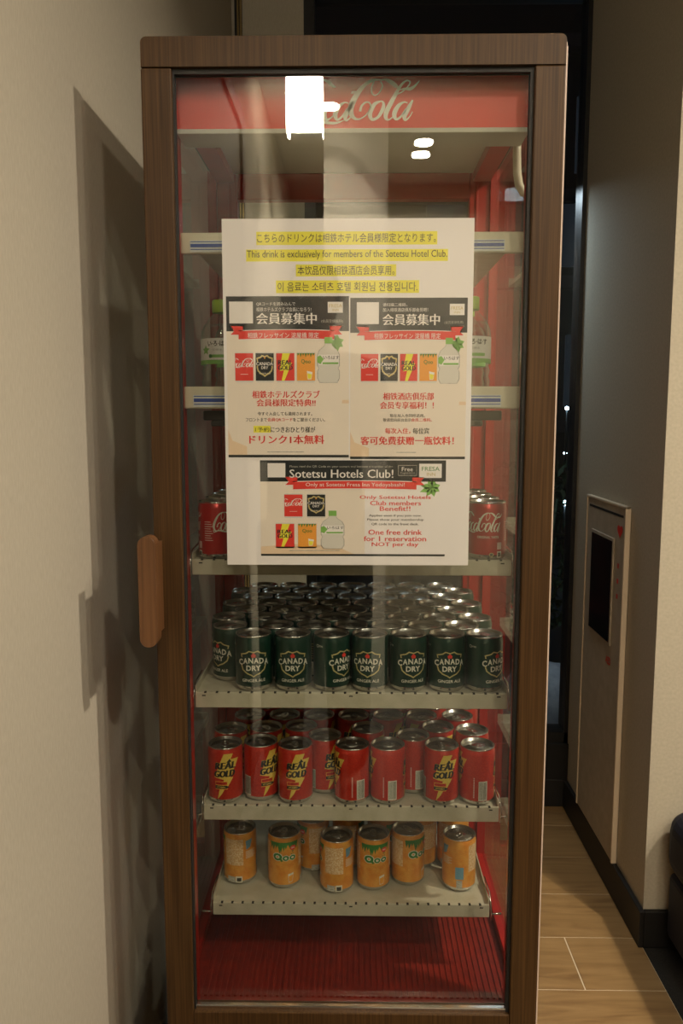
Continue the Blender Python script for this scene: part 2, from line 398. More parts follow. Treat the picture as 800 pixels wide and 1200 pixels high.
for i, (px, py, Y, lb) in enumerate(((664, 478.5, 8.0, 'small blue lamp glowing highest in the night window'), (662, 531, 8.5, 'faint lamp glowing between the other lamps in the night window'),
                                 (661.5, 589.5, 6.0, 'left one of two bright bulbs side by side in the night window'), (669, 589.2, 6.4, 'right one of two bright bulbs side by side in the night window'))):
    p = at(px, py, Y); t = empty('street_lamp', (p.x, p.y, -.05), lb, 'lamp', 'lamps outside the window')
    MB().tube([(p.x, p.y, -.05), (p.x, p.y, p.z - .01)], .012 if i < 2 else .010, 8).build('pole', M['frame_blk'], t)
    rr = (.015, .013, .021, .024)[i] * Y / 6
    MB().lathe([(0, -rr), (rr*.7, -rr*.7), (rr, 0), (rr*.7, rr*.7), (0, rr)], 12, c=(p.x, p.y), z=p.z).build('bulb', M['bulb'], t)
p = at(648, 820, 2.85)
t = empty('stone_block', (p.x, 2.9, -.05), 'pale stone block beneath the shrub outside the window', 'stone')
mb = MB(); random.seed(5)
mb.lathe([(0, 0), (.16, 0), (.175, .1), (.17, .22), (.13, .29), (.05, .32), (0, .325)], 14, c=(p.x, 2.92), z=-.05)
mb.v = [(x + random.uniform(-.012, .012), y + random.uniform(-.012, .012), z) for x, y, z in mb.v]
mb.build('stone', M['stone'], t)
sh = MB(); random.seed(11)
sx, sy = p.x + .10, 3.62
t = empty('leafy_shrub', (sx, sy, -.05), 'dark leafy shrub growing outside the night window', 'shrub')
for k in range(900):
    a = random.uniform(0, 6.28); hh = random.uniform(.25, 1.0); r_ = .28 * math.sqrt(random.random()) * (1.1 - abs(hh - .6))
    c = Vector((sx + r_*math.cos(a), sy + r_*math.sin(a), hh)); d1 = Vector((random.gauss(0, 1), random.gauss(0, 1), random.gauss(0, .6))).normalized()
    d2 = d1.cross(Vector((random.random(), random.random(), 1))).normalized(); L1 = random.uniform(.02, .05)
    b = len(sh.v); sh.v += [tuple(c - d1*L1), tuple(c + d2*L1*.35), tuple(c + d1*L1), tuple(c - d2*L1*.35)]; sh.face((b, b+1, b+2, b+3))
o = sh.build('foliage', M['leaf'], t); o['kind'] = 'stuff'
st = MB()
for k in range(9):
    a = k*.7; st.tube([(sx + .03*math.cos(a), sy + .03*math.sin(a), -.05), (sx + .08*math.cos(a), sy + .08*math.sin(a), .35), (sx + .2*math.cos(a), sy + .2*math.sin(a), .85)], .006, 6)
st.build('stems', M['leaf'], t)
lamp((.5, 2.62, 1.9), 3.0, .08, (.78, .90, 1.0))

# ------------------------------------------------------------------ emergency cabinet on the right-hand wall
cx = XR
c0 = at(744, 596, 1.9)
Yn, Yf, zt, zb = 1.885, 2.20, .985, .088
cab = empty('wall_cabinet', (cx, (Yn+Yf)/2, zb), 'ivory first aid cabinet with dark window and red heart, set on the right wall', 'cabinet')
MB().box(cx - .012, cx, Yn, Yf, zb, zt).build('body', M['cab_white'], cab, .002)
MB().box(cx - .015, cx - .002, Yn - .003, Yn + .006, zb, zt + .004).box(cx - .015, cx - .002, Yn - .003, Yf + .004, zt - .003, zt + .004).box(cx - .015, cx - .002, Yf - .004, Yf + .004, zb, zt).build('rim', M['cab_edge'], cab, .002)
MB().box(cx - .0125, cx - .0118, Yn + .02, Yf - .02, zt - .026, zt - .020).build('seam', M['dark'], cab)
w0, w1, wz0, wz1 = 1.968, 2.135, .634, .893
MB().box(cx - .016, cx - .012, w0 - .008, w1 + .008, wz0 - .008, wz1 + .008).build('window_frame', M['cab_white'], cab, .001)
MB().box(cx - .0175, cx - .0155, w0, w1, wz0, wz1).build('window', M['cab_dark'], cab)
def heart(s): return [(s*.5*math.sin(t)**3*1.1, s*(.42*math.cos(t) - .16*math.cos(2*t) - .06*math.cos(3*t) - .03*math.cos(4*t))) for t in [2*math.pi*i/28 for i in range(28)]]
def side(cy, cz):
    return lambda u, v: (cx - .0128, cy - u, cz + v)
dm = MB(); dm.flat = True
dm.tris(poly([(x, y) for x, y in heart(.036)]), side(1.925, .925))
dm.build('heart_mark', M['p_red'], cab)
for z in (.838, .800, .762):
    dm = MB(); dm.flat = True; dm.tris(rect(-.006, .006, -.006, .006), side(1.928, z)); dm.build('small_mark', M['p_red'], cab)
dm = MB(); dm.flat = True
dm.tris(txt('AED', -.020, .020, -.010, .010, .03), side(1.975, .585))
dm.build('lettering', M['p_red'], cab)

# ------------------------------------------------------------------ navy sofa corner at the right
so = empty('sofa', (1.1, 1.3, 0), 'dark navy leather sofa against the right pillar, only its corner showing', 'sofa')
def rbox(x0, x1, y0, y1, z0, z1): return MB().box(x0, x1, y0, y1, z0, z1)
rbox(.70, 1.55, .88, 1.672, .045, .20).build('base', M['leather'], so, .015, 3)
rbox(.688, 1.56, .87, 1.680, .20, .35).build('seat_cushion', M['leather'], so, .045, 5)
for x, y in ((.75, .92), (1.5, .92), (.75, 1.63), (1.5, 1.63)): MB().lathe([(0, 0), (.016, 0), (.02, .05), (0, .05)], 12, c=(x, y)).build('leg', M['frame_blk'], so)

# ------------------------------------------------------------------ ceiling lamps behind the photographer
M['lens'] = mat('lamp_lens', (.9, .9, .9), .4, emis=WARM, es=60)
LBL = ['round ceiling downlight right of the fridge that lights the floor', 'twin ceiling downlight mirrored in the fridge glass, nearer one', 'twin ceiling downlight mirrored in the fridge glass, farther one', 'added ceiling downlight against the slim pillar behind the camera, there to brighten it', 'round ceiling downlight farthest out over the right side of the room', 'round ceiling downlight next to the one that lights the floor, nearer the camera', 'added unseen ceiling downlight behind and right of the camera, filling the fridge front']
for (x, y, wt, r), lb in zip(DOWNLIGHTS, LBL):
    t = empty('downlight', (x, y, CEIL), lb, 'ceiling lamp', 'round ceiling downlights')
    MB().lathe([(r + .001, 0), (r + .014, 0), (r + .014, -.006), (r + .003, -.010), (r + .001, -.004), (r + .001, 0)], 28, c=(x, y), z=CEIL).build('ring', M['ceiling'], t)
    MB().lathe([(0, 0), (r, 0), (r, -.006), (0, -.006)], 28, c=(x, y), z=CEIL).build('lens', M['lens'], t)
# glowing box lantern hanging before the fridge (the hard glare in the door glass)
M['lantern'] = mat('lantern_glow', (.9, .9, .9), .4, emis=(1.0, .88, .70), es=42)
t = empty('box_lantern', (-.178, -.9, CEIL), 'glowing box lantern hanging from the ceiling, mirrored in the fridge door', 'lamp')
MB().box(-.240, -.112, -.94, -.87, 2.190, 2.38).build('shade', M['lantern'], t, .002)
MB().box(-.226, -.114, -.935, -.875, 2.172, 2.190).build('base_cap', M['p_white'], t)
MB().tube([(-.176, -.9, 2.38), (-.176, -.9, CEIL)], .006, 8).build('rod', M['frame_blk'], t)

# ------------------------------------------------------------------ the photographer, mirrored in the glass
M['cloth'] = noisy(mat('dark_coat', (.012, .012, .014), .9), (.008, .008, .010), (.018, .018, .021), (300, 300, 300))
M['skin'] = mat('skin', (.45, .27, .19), .5)
M['hair'] = mat('dark_hair', (.010, .007, .005), .5)
def skin_mesh(name, chains, m, parent, root, sub=2):
    """chains of ((x, y, z), radius) joined where the points coincide, grown with a Skin modifier"""
    bm = bmesh.new(); lay = bm.verts.layers.skin.verify(); vs = {}
    off = Vector(ROOTS[parent.name])
    def V_(p, r):
        k = tuple(round(c, 4) for c in p)
        if k not in vs:
            v = bm.verts.new(Vector(p) - off); rr = r if isinstance(r, tuple) else (r, r); v[lay].radius = rr; vs[k] = v
            if k == tuple(round(c, 4) for c in root): v[lay].use_root = True
        return vs[k]
    for ch in chains:
        pr = None
        for p, r in ch:
            v = V_(p, r)
            if pr is not None and pr is not v and bm.edges.get((pr, v)) is None: bm.edges.new((pr, v))
            pr = v
    me = bpy.data.meshes.new(name); bm.to_mesh(me); bm.free(); me.materials.append(m)
    o = bpy.data.objects.new(name, me); COL.objects.link(o); o.parent = parent; ROOTS[o.name] = tuple(off)
    sk = o.modifiers.new('skin', 'SKIN'); sk.use_smooth_shade = True
    sb = o.modifiers.new('subdivision', 'SUBSURF'); sb.levels = sub; sb.render_levels = sub
    return o
qx, qy = -.118, -.34
pe = empty('person', (qx, qy, 0), 'person in a dark coat and trousers holding a camera, mirrored dimly in the door glass', 'person')
def g(x, y, z): return (qx + x, qy + y, z)
hip, che, nek = g(0, 0, .93), g(0, -.01, 1.22), g(0, .02, 1.39)
legs = lambda k: [[(hip, .115*k)] + [(g(s_*.09, 0, .86), .085*k), (g(s_*.10, .015, .48), .058*k), (g(s_*.105, -.01, .10), .040*k)] for s_ in (-1, 1)]
arms_in = []
for s_ in (-1, 1):
    hand = (s_*.072, -.085, 1.178)
    arms_in.append([(g(0, 0, 1.33), .085), (g(s_*.165, 0, 1.33), .052), ((qx + s_*.185, qy + .03, 1.10), .042), ((hand[0] + s_*.03, hand[1] - .07, 1.145), .028), (hand, .026)])
fing = []
for s_ in (-1, 1):
    hx_, hy_, hz_ = s_*.072, -.085, 1.178
    for k, (dz, L_) in enumerate(((.030, .9), (.011, 1.0), (-.008, .93), (-.026, .75))):
        fing.append([((hx_, hy_, hz_), .026), ((hx_ + s_*.006, hy_ + .030, hz_ + dz), .0085), ((hx_ - s_*.002, hy_ + .030 + .024*L_, hz_ + dz), .0078), ((hx_ - s_*.020*L_, hy_ + .036 + .026*L_, hz_ + dz), .0068)])
    fing.append([((hx_, hy_, hz_), .026), ((hx_ - s_*.010, hy_ - .008, hz_ + .022), .010), ((hx_ - s_*.030, hy_ - .006, hz_ + .030), .008)])
feet = [[(g(s_*.105, -.01, .10), .040), (g(s_*.11, .01, .045), .035), (g(s_*.12, .11, .03), .028)] for s_ in (-1, 1)]
body = [[(hip, .10), (g(0, 0, 1.08), (.115, .085)), (che, (.135, .095)), (g(0, 0, 1.33), .085), (nek, .048), (g(0, .03, 1.44), .052), (g(0, .045, 1.50), (.074, .085)), (g(0, .04, 1.56), (.076, .088)), (g(0, .03, 1.61), (.055, .062))]] + legs(.9) + arms_in + fing + feet
skin_mesh('body', body, M['skin'], pe, hip)
arm_c = [[(g(0, 0, 1.33), .10)] + [(a[1][0], .064), (a[2][0], .053), (a[3][0], .038)] for a in arms_in]
skin_mesh('coat', [[(g(0, 0, .70), (.165, .12)), (hip, (.155, .12)), (g(0, 0, 1.08), (.15, .115)), (che, (.165, .118)), (g(0, 0, 1.33), .10), (g(0, .015, 1.385), .062)]] + arm_c, M['cloth'], pe, hip)
skin_mesh('trousers', [[(hip, .125)] + [(g(s_*.09, 0, .84), .098), (g(s_*.10, .015, .48), .078), (g(s_*.105, -.01, .09), .066)] for s_ in (-1, 1)], M['cloth'], pe, hip)
for s_ in (-1, 1):
    skin_mesh('shoe', [[(g(s_*.105, -.045, .04), .040), (g(s_*.115, .05, .04), .042), (g(s_*.125, .15, .032), .034)]], M['frame_blk'], pe, g(s_*.105, -.045, .04))
skin_mesh('hair', [[(g(0, -.045, 1.43), .045), (g(0, -.035, 1.52), (.082, .05)), (g(0, -.005, 1.60), (.080, .070)), (g(0, .03, 1.645), (.060, .050))]], M['hair'], pe, g(0, -.045, 1.43))
for s_ in (-1, 1):
    MB().lathe([(0, -.011), (.008, -.007), (.011, 0), (.008, .007), (0, .011)], 12, c=(qx + s_*.030, qy + .122), z=1.535).build('eye', M['p_white'], pe)
MB().lathe([(0, -.022), (.013, -.018), (.008, .010), (0, .022)], 12, c=(qx, qy + .132), z=1.510).build('nose', M['skin'], pe)
MB().box(qx - .022, qx + .022, qy + .112, qy + .130, 1.467, 1.475).build('mouth', M['p_pink'], pe, .003)
for s_ in (-1, 1): MB().lathe([(0, -.028), (.010, -.018), (.013, .006), (.008, .024), (0, .028)], 12, c=(qx + s_*.078, qy + .045), z=1.53).build('ear', M['skin'], pe)
ct = empty('camera', (0, -.08, 1.165), 'small black camera held by the person facing the fridge', 'camera')
MB().box(-.058, .058, -.082, -.052, 1.165, 1.232).build('camera_body', M['frame_blk'], ct, .005, 3)
MB().box(-.018, .018, -.080, -.055, 1.232, 1.248).build('hump', M['frame_blk'], ct, .004)
lb_ = MB()
n_ = 28
for r0, y0_ in ((.029, -.052), (.029, -.030), (.027, -.012), (.022, -.012), (.020, -.020)):
    lb_.v += [(r0*math.cos(2*math.pi*i/n_), y0_, 1.2 + r0*math.sin(2*math.pi*i/n_)) for i in range(n_)]
for q in range(4):
    for i in range(n_): j = (i+1) % n_; lb_.face((q*n_+i, q*n_+j, (q+1)*n_+j, (q+1)*n_+i), 0, True)
lb_.face([4*n_+i for i in range(n_)])
lb_.build('lens_barrel', M['cab_dark'], ct)

# ------------------------------------------------------------------ the refrigerator
FX = -0.003; FY = 1.0; HW = .2535; TOP = 1.650; YBK = 1.475
fr = empty('display_fridge', (FX, 1.24, 0), 'tall glass-sided drinks fridge with walnut door frame and red cabinet', 'refrigerator')
ROOTS[fr.name] = (FX, 1.24, 0)
OPH = .2165; OT = 1.6155; OB = .3875
# cabinet: base, top, posts
mb = MB().box(FX - HW, FX + HW, 1.030, YBK, .02, .355)
mb.build('base_cabinet', M['walnut'], fr, .004)
mb = MB()
for k in range(9): mb.box(FX - .19, FX + .19, 1.022, 1.031, .07 + k*.025, .082 + k*.025)
mb.build('vent_grille', M['dark'], fr)
for sx_ in (-1, 1):
    for yy in (1.09, 1.43): MB().lathe([(0, 0), (.018, 0), (.018, .02), (0, .02)], 12, c=(FX + sx_*.21, yy)).build('foot', M['dark'], fr)
CZ = 1.622
MB().box(FX - HW, FX + HW, 1.030, YBK, CZ + .004, TOP - .004).build('top_panel', M['walnut'], fr, .003)
MB().box(FX - .236, FX + .236, 1.062, YBK - .02, CZ, CZ + .004).build('ceiling_liner', M['ceil_in'], fr)
# deck with ribs
mb = MB().box(FX - .238, FX + .238, 1.032, YBK - .01, .350, .356)
for k in range(52):
    x = FX - .225 + k*.0088; mb.box(x, x + .0042, 1.07, YBK - .03, .356, .3584)
mb.build('deck', M['red_deck'], fr)
# posts
for s in (-1, 1):
    xa, xb = sorted((FX + s*.2195, FX + s*HW))
    MB().box(xa, xb, 1.030, 1.062, .356, CZ + .004).build('front_post', M['red'], fr, .002)
    xa, xb = sorted((FX + s*.203, FX + s*.238))
    mb = MB().box(xa, xb, 1.441, 1.462, .356, CZ)
    xa, xb = sorted((FX + s*.213, FX + s*.218)); mb.box(xa, xb, 1.4385, 1.441, .356, CZ)
    xa, xb = sorted((FX + s*.238, FX + s*HW)); mb.box(xa, xb, 1.435, YBK, .356, CZ + .004)
    mb.build('rear_post', M['red'], fr, .002)
    xa, xb = sorted((FX + s*.208, FX + s*.238))
    MB().box(xa, xb, 1.062, 1.440, CZ - .016, CZ).build('side_rail', M['red'], fr, .001)
    xa, xb = sorted((FX + s*.2435, FX + s*.2485))
    MB().box(xa, xb, 1.063, 1.434, .357, CZ + .003).build('side_glass', M['glass'], fr)
    xa, xb = sorted((FX + s*.238, FX + s*HW))
    MB().box(xa, xb, 1.062, 1.435, .356, .372).build('side_sill', M['red'], fr, .001)
MB().box(FX - .203, FX + .203, 1.440, 1.462, 1.578, CZ).build('rear_header', M['red'], fr, .002)
MB().box(FX - .203, FX + .203, 1.440, 1.462, .356, .385).build('rear_sill', M['red'], fr, .002)
MB().box(FX - .203, FX + .203, 1.466, 1.471, .385, 1.578).build('back_glass', M['glass'], fr)
# header sign panel
HY = 1.036
hb = at(400, 151, HY).z
hp = MB().box(FX - .2185, FX + .2185, HY, HY + .012, hb, CZ).build('header_panel', M['sign_red'], fr)
l0 = at(337, 140, HY); l1 = at(491, 140, HY); lz0 = at(400, 146, HY).z; lz1 = at(400, 92.5, HY).z
mb = MB(); mb.flat = True
mb.tris(fit(LOGO, l0.x, l1.x, lz0, lz1), lambda u, v: (u, HY - .0006, v)); mb.build('script_logo', M['logo'], hp)
MB().box(FX - .2185, FX + .2185, HY - .003, HY + .05, hb - .006, hb).build('header_lip', M['ceil_in'], hp, .001)
# white drain hose at the right of the ceiling
a = at(606, 160, 1.10)
MB().tube([(a.x, 1.10, hb + .03), (a.x, 1.10, hb - .01), (a.x + .001, 1.10, hb - .035), (a.x + .004, 1.101, hb - .05), (a.x + .010, 1.103, hb - .059), (a.x + .016, 1.104, hb - .060)], .0055, 12).build('hose', M['rail'], fr)

# door -----------------------------------------------------------
d0 = 1.0; d1 = 1.024
mb = MB()
# two stiles and rails; the top rail has rounded shoulders
rad = .007
def rr_poly(x0, x1, z0, z1, r):
    P = [(x0, z0), (x1, z0)]
    for k in range(7): a = k/6*math.pi/2; P.append((x1 - r + r*math.cos(a), z1 - r + r*math.sin(a)))
    for k in range(7): a = math.pi/2 + k/6*math.pi/2; P.append((x0 + r + r*math.cos(a), z1 - r + r*math.sin(a)))
    return P
door = MB().prism_y(rr_poly(FX - HW + .0006, FX + HW - .0006, OT, TOP, rad), d0, d1).build('door', M['walnut'], fr, .0015)
for s in (-1, 1):
    xa, xb = sorted((FX + s*OPH, FX + s*HW)); MB().box(xa, xb, d0, d1, .345, OT - .0008).build('stile', M['walnut'], door, .002)
MB().box(FX - OPH, FX + OPH, d0, d1, .345, OB).build('bottom_rail', M['walnut'], door, .0015)
MB().box(FX - OPH - .001, FX + OPH + .001, d0 + .006, d0 + .016, OT - .006, OT).box(FX - OPH, FX - OPH + .0022, d0 + .006, d0 + .016, OB, OT - .006).box(FX + OPH - .004, FX + OPH, d0 + .006, d0 + .016, OB, OT - .006).build('gasket', M['dark'], door)
MB().box(FX - OPH, FX + OPH, d0 + .007, d0 + .014, OB, OB + .0045).build('chrome_bead', M['chrome'], door, .001)
MB().box(FX - OPH + .0022, FX + OPH - .004, d0 + .010, d0 + .014, OB + .0045, OT - .006).build('door_glass', M['glass'], door)
MB().box(FX - OPH + .0022, FX + OPH - .004, d0 + .020, d0 + .023, OB + .0045, OT - .006).build('inner_glass', M['glass'], door)
MB().box(FX + HW - .010, FX + HW + .0012, d0 + .004, d1, TOP - .012, TOP - .008).box(FX + HW - .0006, FX + HW + .0012, d0 + .0005, d0 + .0025, .36, TOP - .014).build('hinge_and_highlight', M['pale_edge_highlight'], door)  # hinge plate, plus a pale strip painted as the stile edge's highlight
# handle
hx = FX - HW + .0030
h1z = at(182, 628, .96).z; h0z = at(182, 757, .96).z
mb = MB(); n = 12; P = []
wr = .0112
for k in range(n+1): a = math.pi*k/n; P.append((hx + wr*math.cos(a), h1z - wr + wr*math.sin(a)))
for k in range(n+1): a = math.pi + math.pi*k/n; P.append((hx + wr*math.cos(a), h0z + wr + wr*math.sin(a)))
mb.prism_y(P, .952, .972)
mb.box(hx - .004, hx + .008, .972, 1.0, h0z + .012, h1z - .012)
mb.build('handle', M['handle'], door, .004, 3)

# shelves --------------------------------------------------------
SXC = -0.004; SHW = .2165
def shelf(z_top, y0, lip_h, tray=True, half=SHW, y1=1.438, depth=True):
    """white tray shelf: deck, upturned sides, punched front lip; sub-parts lip, brackets"""
    xa, xb = SXC - half, SXC + half
    d = MB().box(xa, xb, y0 + .003, y1, z_top - .003, z_top)
    d.box(xa, xa + .0015, y0 + .003, y1, z_top, z_top + (.010 if tray else .004)); d.box(xb - .0015, xb, y0 + .003, y1, z_top, z_top + (.010 if tray else .004))
    d.box(xa, xb, y1 - .002, y1, z_top, z_top + .012)
    s = d.build('shelf', M['cream_metal'], fr)
    lip = MB().box(xa, xb, y0, y0 + .003, z_top - lip_h, z_top + .0015).build('front_lip', M['cream_metal'], s, .001)
    return s, lip
def holes(s, z_top, y0, half=SHW):
    h = MB(); n = 26
    for k in range(n):
        x = SXC - half + .014 + k*(2*half - .028)/(n-1)
        h.box(x - .0016, x + .0016, y0 - .0003, y0 + .004, z_top + .0003, z_top + .0018)
    for x in (SXC - half + .012, SXC, SXC + half - .012): h.box(x - .0025, x + .0025, y0 - .0004, y0, z_top - .0040, z_top - .0024)
    h.build('notches', M['hole'], s)
def brackets(s, z, y0, half=SHW):
    for q in (-1, 1):
        x = SXC + q*half; xo = FX + q*.2265
        MB().tube([(x, y0 + .05, z + .016), (x + q*.002, y0 + .012, z + .012), (x + q*.003, y0 + .003, z - .004), (x + q*.003, y0 + .003, z - .024)], .0013, 6).tube([(x + q*.003, y0 + .004, z - .016), (xo, y0 + .006, z - .016)], .0016, 6).build('bracket', M['chrome'], s)
def price_rail(s, zc, y0, half, h):
    xa, xb = SXC - half, SXC + half
    r_ = MB().box(xa, xb, y0 - .006, y0, zc - h/2, zc + h/2).build('price_rail', M['rail'], s, .002)
    st_ = MB().box(xa + .012, xb - .024, y0 - .0068, y0 - .006, zc - h*.42, zc + h*.12).build('price_strip', M['stripw'], s)
    bl_ = MB()
    for (za, zb_) in ((-.32, -.28), (-.20, -.04), (.04, .08)):
        bl_.box(xa + .013, xb - .025, y0 - .0072, y0 - .0068, zc + h*za, zc + h*zb_)
    bl_.build('blue_stripes', M['blue'], s)
S_Y = [1.050, 1.050, 1.055, 1.058, 1.099, 1.118]
ztop = []
for i, (yt, yb) in enumerate(((273, 298), (453, 479), (656, 673), (812, 829), (944.5, 961), (1059, 1072.5))):
    Y = S_Y[i]; za = at(410, yt, Y).z; zb = at(410, yb, Y).z
    if i < 2:
        s, lip = shelf(za - .004, Y, .022, False, .214)
        price_rail(s, (za + zb)/2, Y, .2185, za - zb); zt_ = za - .004
        if i == 1:
            MB().box(FX - .20, FX + .20, Y + .02, Y + .045, zt_ - .040, zt_ - .027).box(FX - .19, FX - .172, Y + .022, Y + .040, zt_ - .048, zt_ - .040).box(FX + .155, FX + .175, Y + .022, Y + .040, zt_ - .048, zt_ - .040).build('cross_bar', M['darkmetal'], s, .002)
    else:
        half = SHW - (.001 if i < 5 else .008)
        s, lip = shelf(za - .0015, Y, za - zb, True, half); zt_ = za - .0015
        holes(s, zt_, Y, half); brackets(s, zt_, Y, half)
    ztop.append(zt_)

# ------------------------------------------------------------------ cans
CR = .0259
def can(root, h, body, lid_dark=False, rad=CR):
    k = rad
    MB().lathe([(0, .002), (k*.72, .0), (k*.86, .0005), (k*.97, .004), (k, .0075), (k, h - .0095), (k*.985, h - .007), (k*.945, h - .0035), (k*.93, h - .0022)], 40, sm=True).build('body', M[body], root)
    MB().lathe([(k*.93, h - .0024), (k*.965, h - .0012), (k*.965, h - .0002), (k*.94, h), (k*.90, h - .0006), (k*.885, h - .0045), (k*.80, h - .005), (k*.76, h - .0035), (0, h - .0035)], 40, sm=True).build('lid', M['silver'], root)
    # base ring where the bare metal shows
    MB().lathe([(k*1.001, .0075), (k*.978, .0038), (k*.868, .0003), (k*.80, .0004)], 40).build('base_ring', M['silver'], root)
    tb = MB(); n = 14; outer = [(.0055*math.cos(2*math.pi*i/n), .010*math.sin(2*math.pi*i/n) + .001) for i in range(n)]
    inner = [(.0032*math.cos(2*math.pi*i/n), .0028*math.sin(2*math.pi*i/n) + .0065) for i in range(n)]
    b = len(tb.v); z0, z1 = h - .0030, h - .0019
    for P_, z in ((outer, z0), (outer, z1), (inner, z1), (inner, z0)): tb.v += [(x, y, z) for x, y in P_]
    for i in range(n):
        j = (i+1) % n
        tb.face((i, j, n+j, n+i)); tb.face((n+i, n+j, 2*n+j, 2*n+i)); tb.face((2*n+i, 2*n+j, 3*n+j, 3*n+i)); tb.face((3*n+i, 3*n+j, j, i))
    tb.lathe([(0, h - .0035), (.0022, h - .0035), (.0022, h - .0016), (0, h - .0014)], 10)
    tb.build('pull_tab', M['silver'], root)
def ring(r0, r1, n=40, cx_=0, cy_=0, sx=1, sy=1):
    T = []
    for i in range(n):
        a, b = 2*math.pi*i/n, 2*math.pi*(i+1)/n
        p = [(cx_ + r*sx*math.cos(t), cy_ + r*sy*math.sin(t)) for r, t in ((r0, a), (r1, a), (r1, b), (r0, b))]
        T += [(p[0], p[1], p[2]), (p[0], p[2], p[3])]
    return T
def line2(pts, h): return stroke([(x, y, h) for x, y in pts], 1, 4)
def barcode(wr, u, v0, v1, w_):
    wr.add(rect(u - w_/2, u + w_/2, v0, v1), 'l_cream', 1)
    x = u - w_/2 + 1
    while x < u + w_/2 - 1:
        b = random.uniform(.2, .7); wr.add(rect(x, x + b, v0 + 1.5, v1 - 1.5), 'ink', 2); x += b + random.uniform(.3, .7)
H_SM, H_LG = .0785, .0845
# ginger ale
def shield(s):
    P = [(-15, 10.5), (-8.5, 12), (-5, 14.5), (0, 13), (5, 14.5), (8.5, 12), (15, 10.5), (13.6, 4), (14.6, -3), (13, -8), (8, -12), (3, -14), (0, -16), (-3, -14), (-8, -12), (-13, -8), (-14.6, -3), (-13.6, 4), (-15, 10.5)]
    return [(x*s, y*s*1.14) for x, y in P]
def ginger():
    t = local('ginger_ale_can'); can(t, H_SM, 'c_green'); wr = Wrap(CR, .867)
    for u0 in (0, 82):
        S1, S2 = shield(1.26), shield(1.13); cy_ = 47
        for a, b, c, d in zip(S1, S1[1:], S2[1:], S2): wr.add([((a[0], a[1]+cy_), (b[0], b[1]+cy_), (c[0], c[1]+cy_)), ((a[0], a[1]+cy_), (c[0], c[1]+cy_), (d[0], d[1]+cy_))], 'l_gold', 1, u0)
        wr.add(rect(-22.5, 22.5, 44.6, 56.5), 'c_green', 2, u0)
        word = 'CANADA'; ws = 5.1
        for i, ch in enumerate(word):
            uc = (i - 2.5)*7.5; arc = -.010*uc*uc + 1.6; hh = 8.6 + abs(uc)*.07
            wr.add(txt(ch, uc - 3.3, uc + 3.3, 45.6 + arc, 45.6 + arc + hh, .03), 'l_cream', 3, u0)
        wr.add(txt('DRY', -10.2, 10.2, 34.8, 43.6, .03), 'l_cream', 3, u0)
        wr.add(poly([(0, 64.2), (3.4, 60.2), (2.4, 56.6), (-2.4, 56.6), (-3.4, 60.2)]), 'p_red', 3, u0)
        wr.add(txt('GINGER ALE', -16.5, 16.5, 16.5, 21.4, .01), 'l_cream', 3, u0)
    barcode(wr, 41, 12, 34, 10); 
    for k in range(7): wr.add(rect(36, 46, 40 + k*4, 41 + k*4 - .2), 'l_gold', 1)
    wr.add(ring(1.8, 2.5, 18, -40, 74), 'l_cream', 1); wr.add(txt('190', -37, -31, 72.5, 75.5), 'l_cream', 1)
    wr.build('printed_label', t); return t
def cola():
    t = local('cola_can'); can(t, H_SM, 'c_red'); wr = Wrap(CR, .867)
    for u0 in (0, 82):
        wr.add(fit(LOGO, -33, 31, 42, 75), 'l_cream', 1, u0)
        wr.add(txt('ORIGINAL TASTE', -4, 26, 34.5, 38.4, .01), 'l_cream', 1, u0)
    for u in (43, -39):
        for k in range(9): wr.add(rect(u - 6, u + 6 - (k % 3)*1.5, 30 + k*3.6, 31 + k*3.6), 'p_pink', 1)
    wr.add(rect(24, 31, 4, 14), 'l_cream', 1); wr.add(rect(25.2, 29.8, 5.5, 12), 'ink', 2); wr.add(ring(0, 3.2, 16, 16, 9), 'l_gold', 1)
    wr.add(ring(0, 2.2, 16, 16, 9), 'ink', 2); wr.add(rect(24, 31, 17, 28), 'p_pink', 1)
    wr.build('printed_label', t); return t
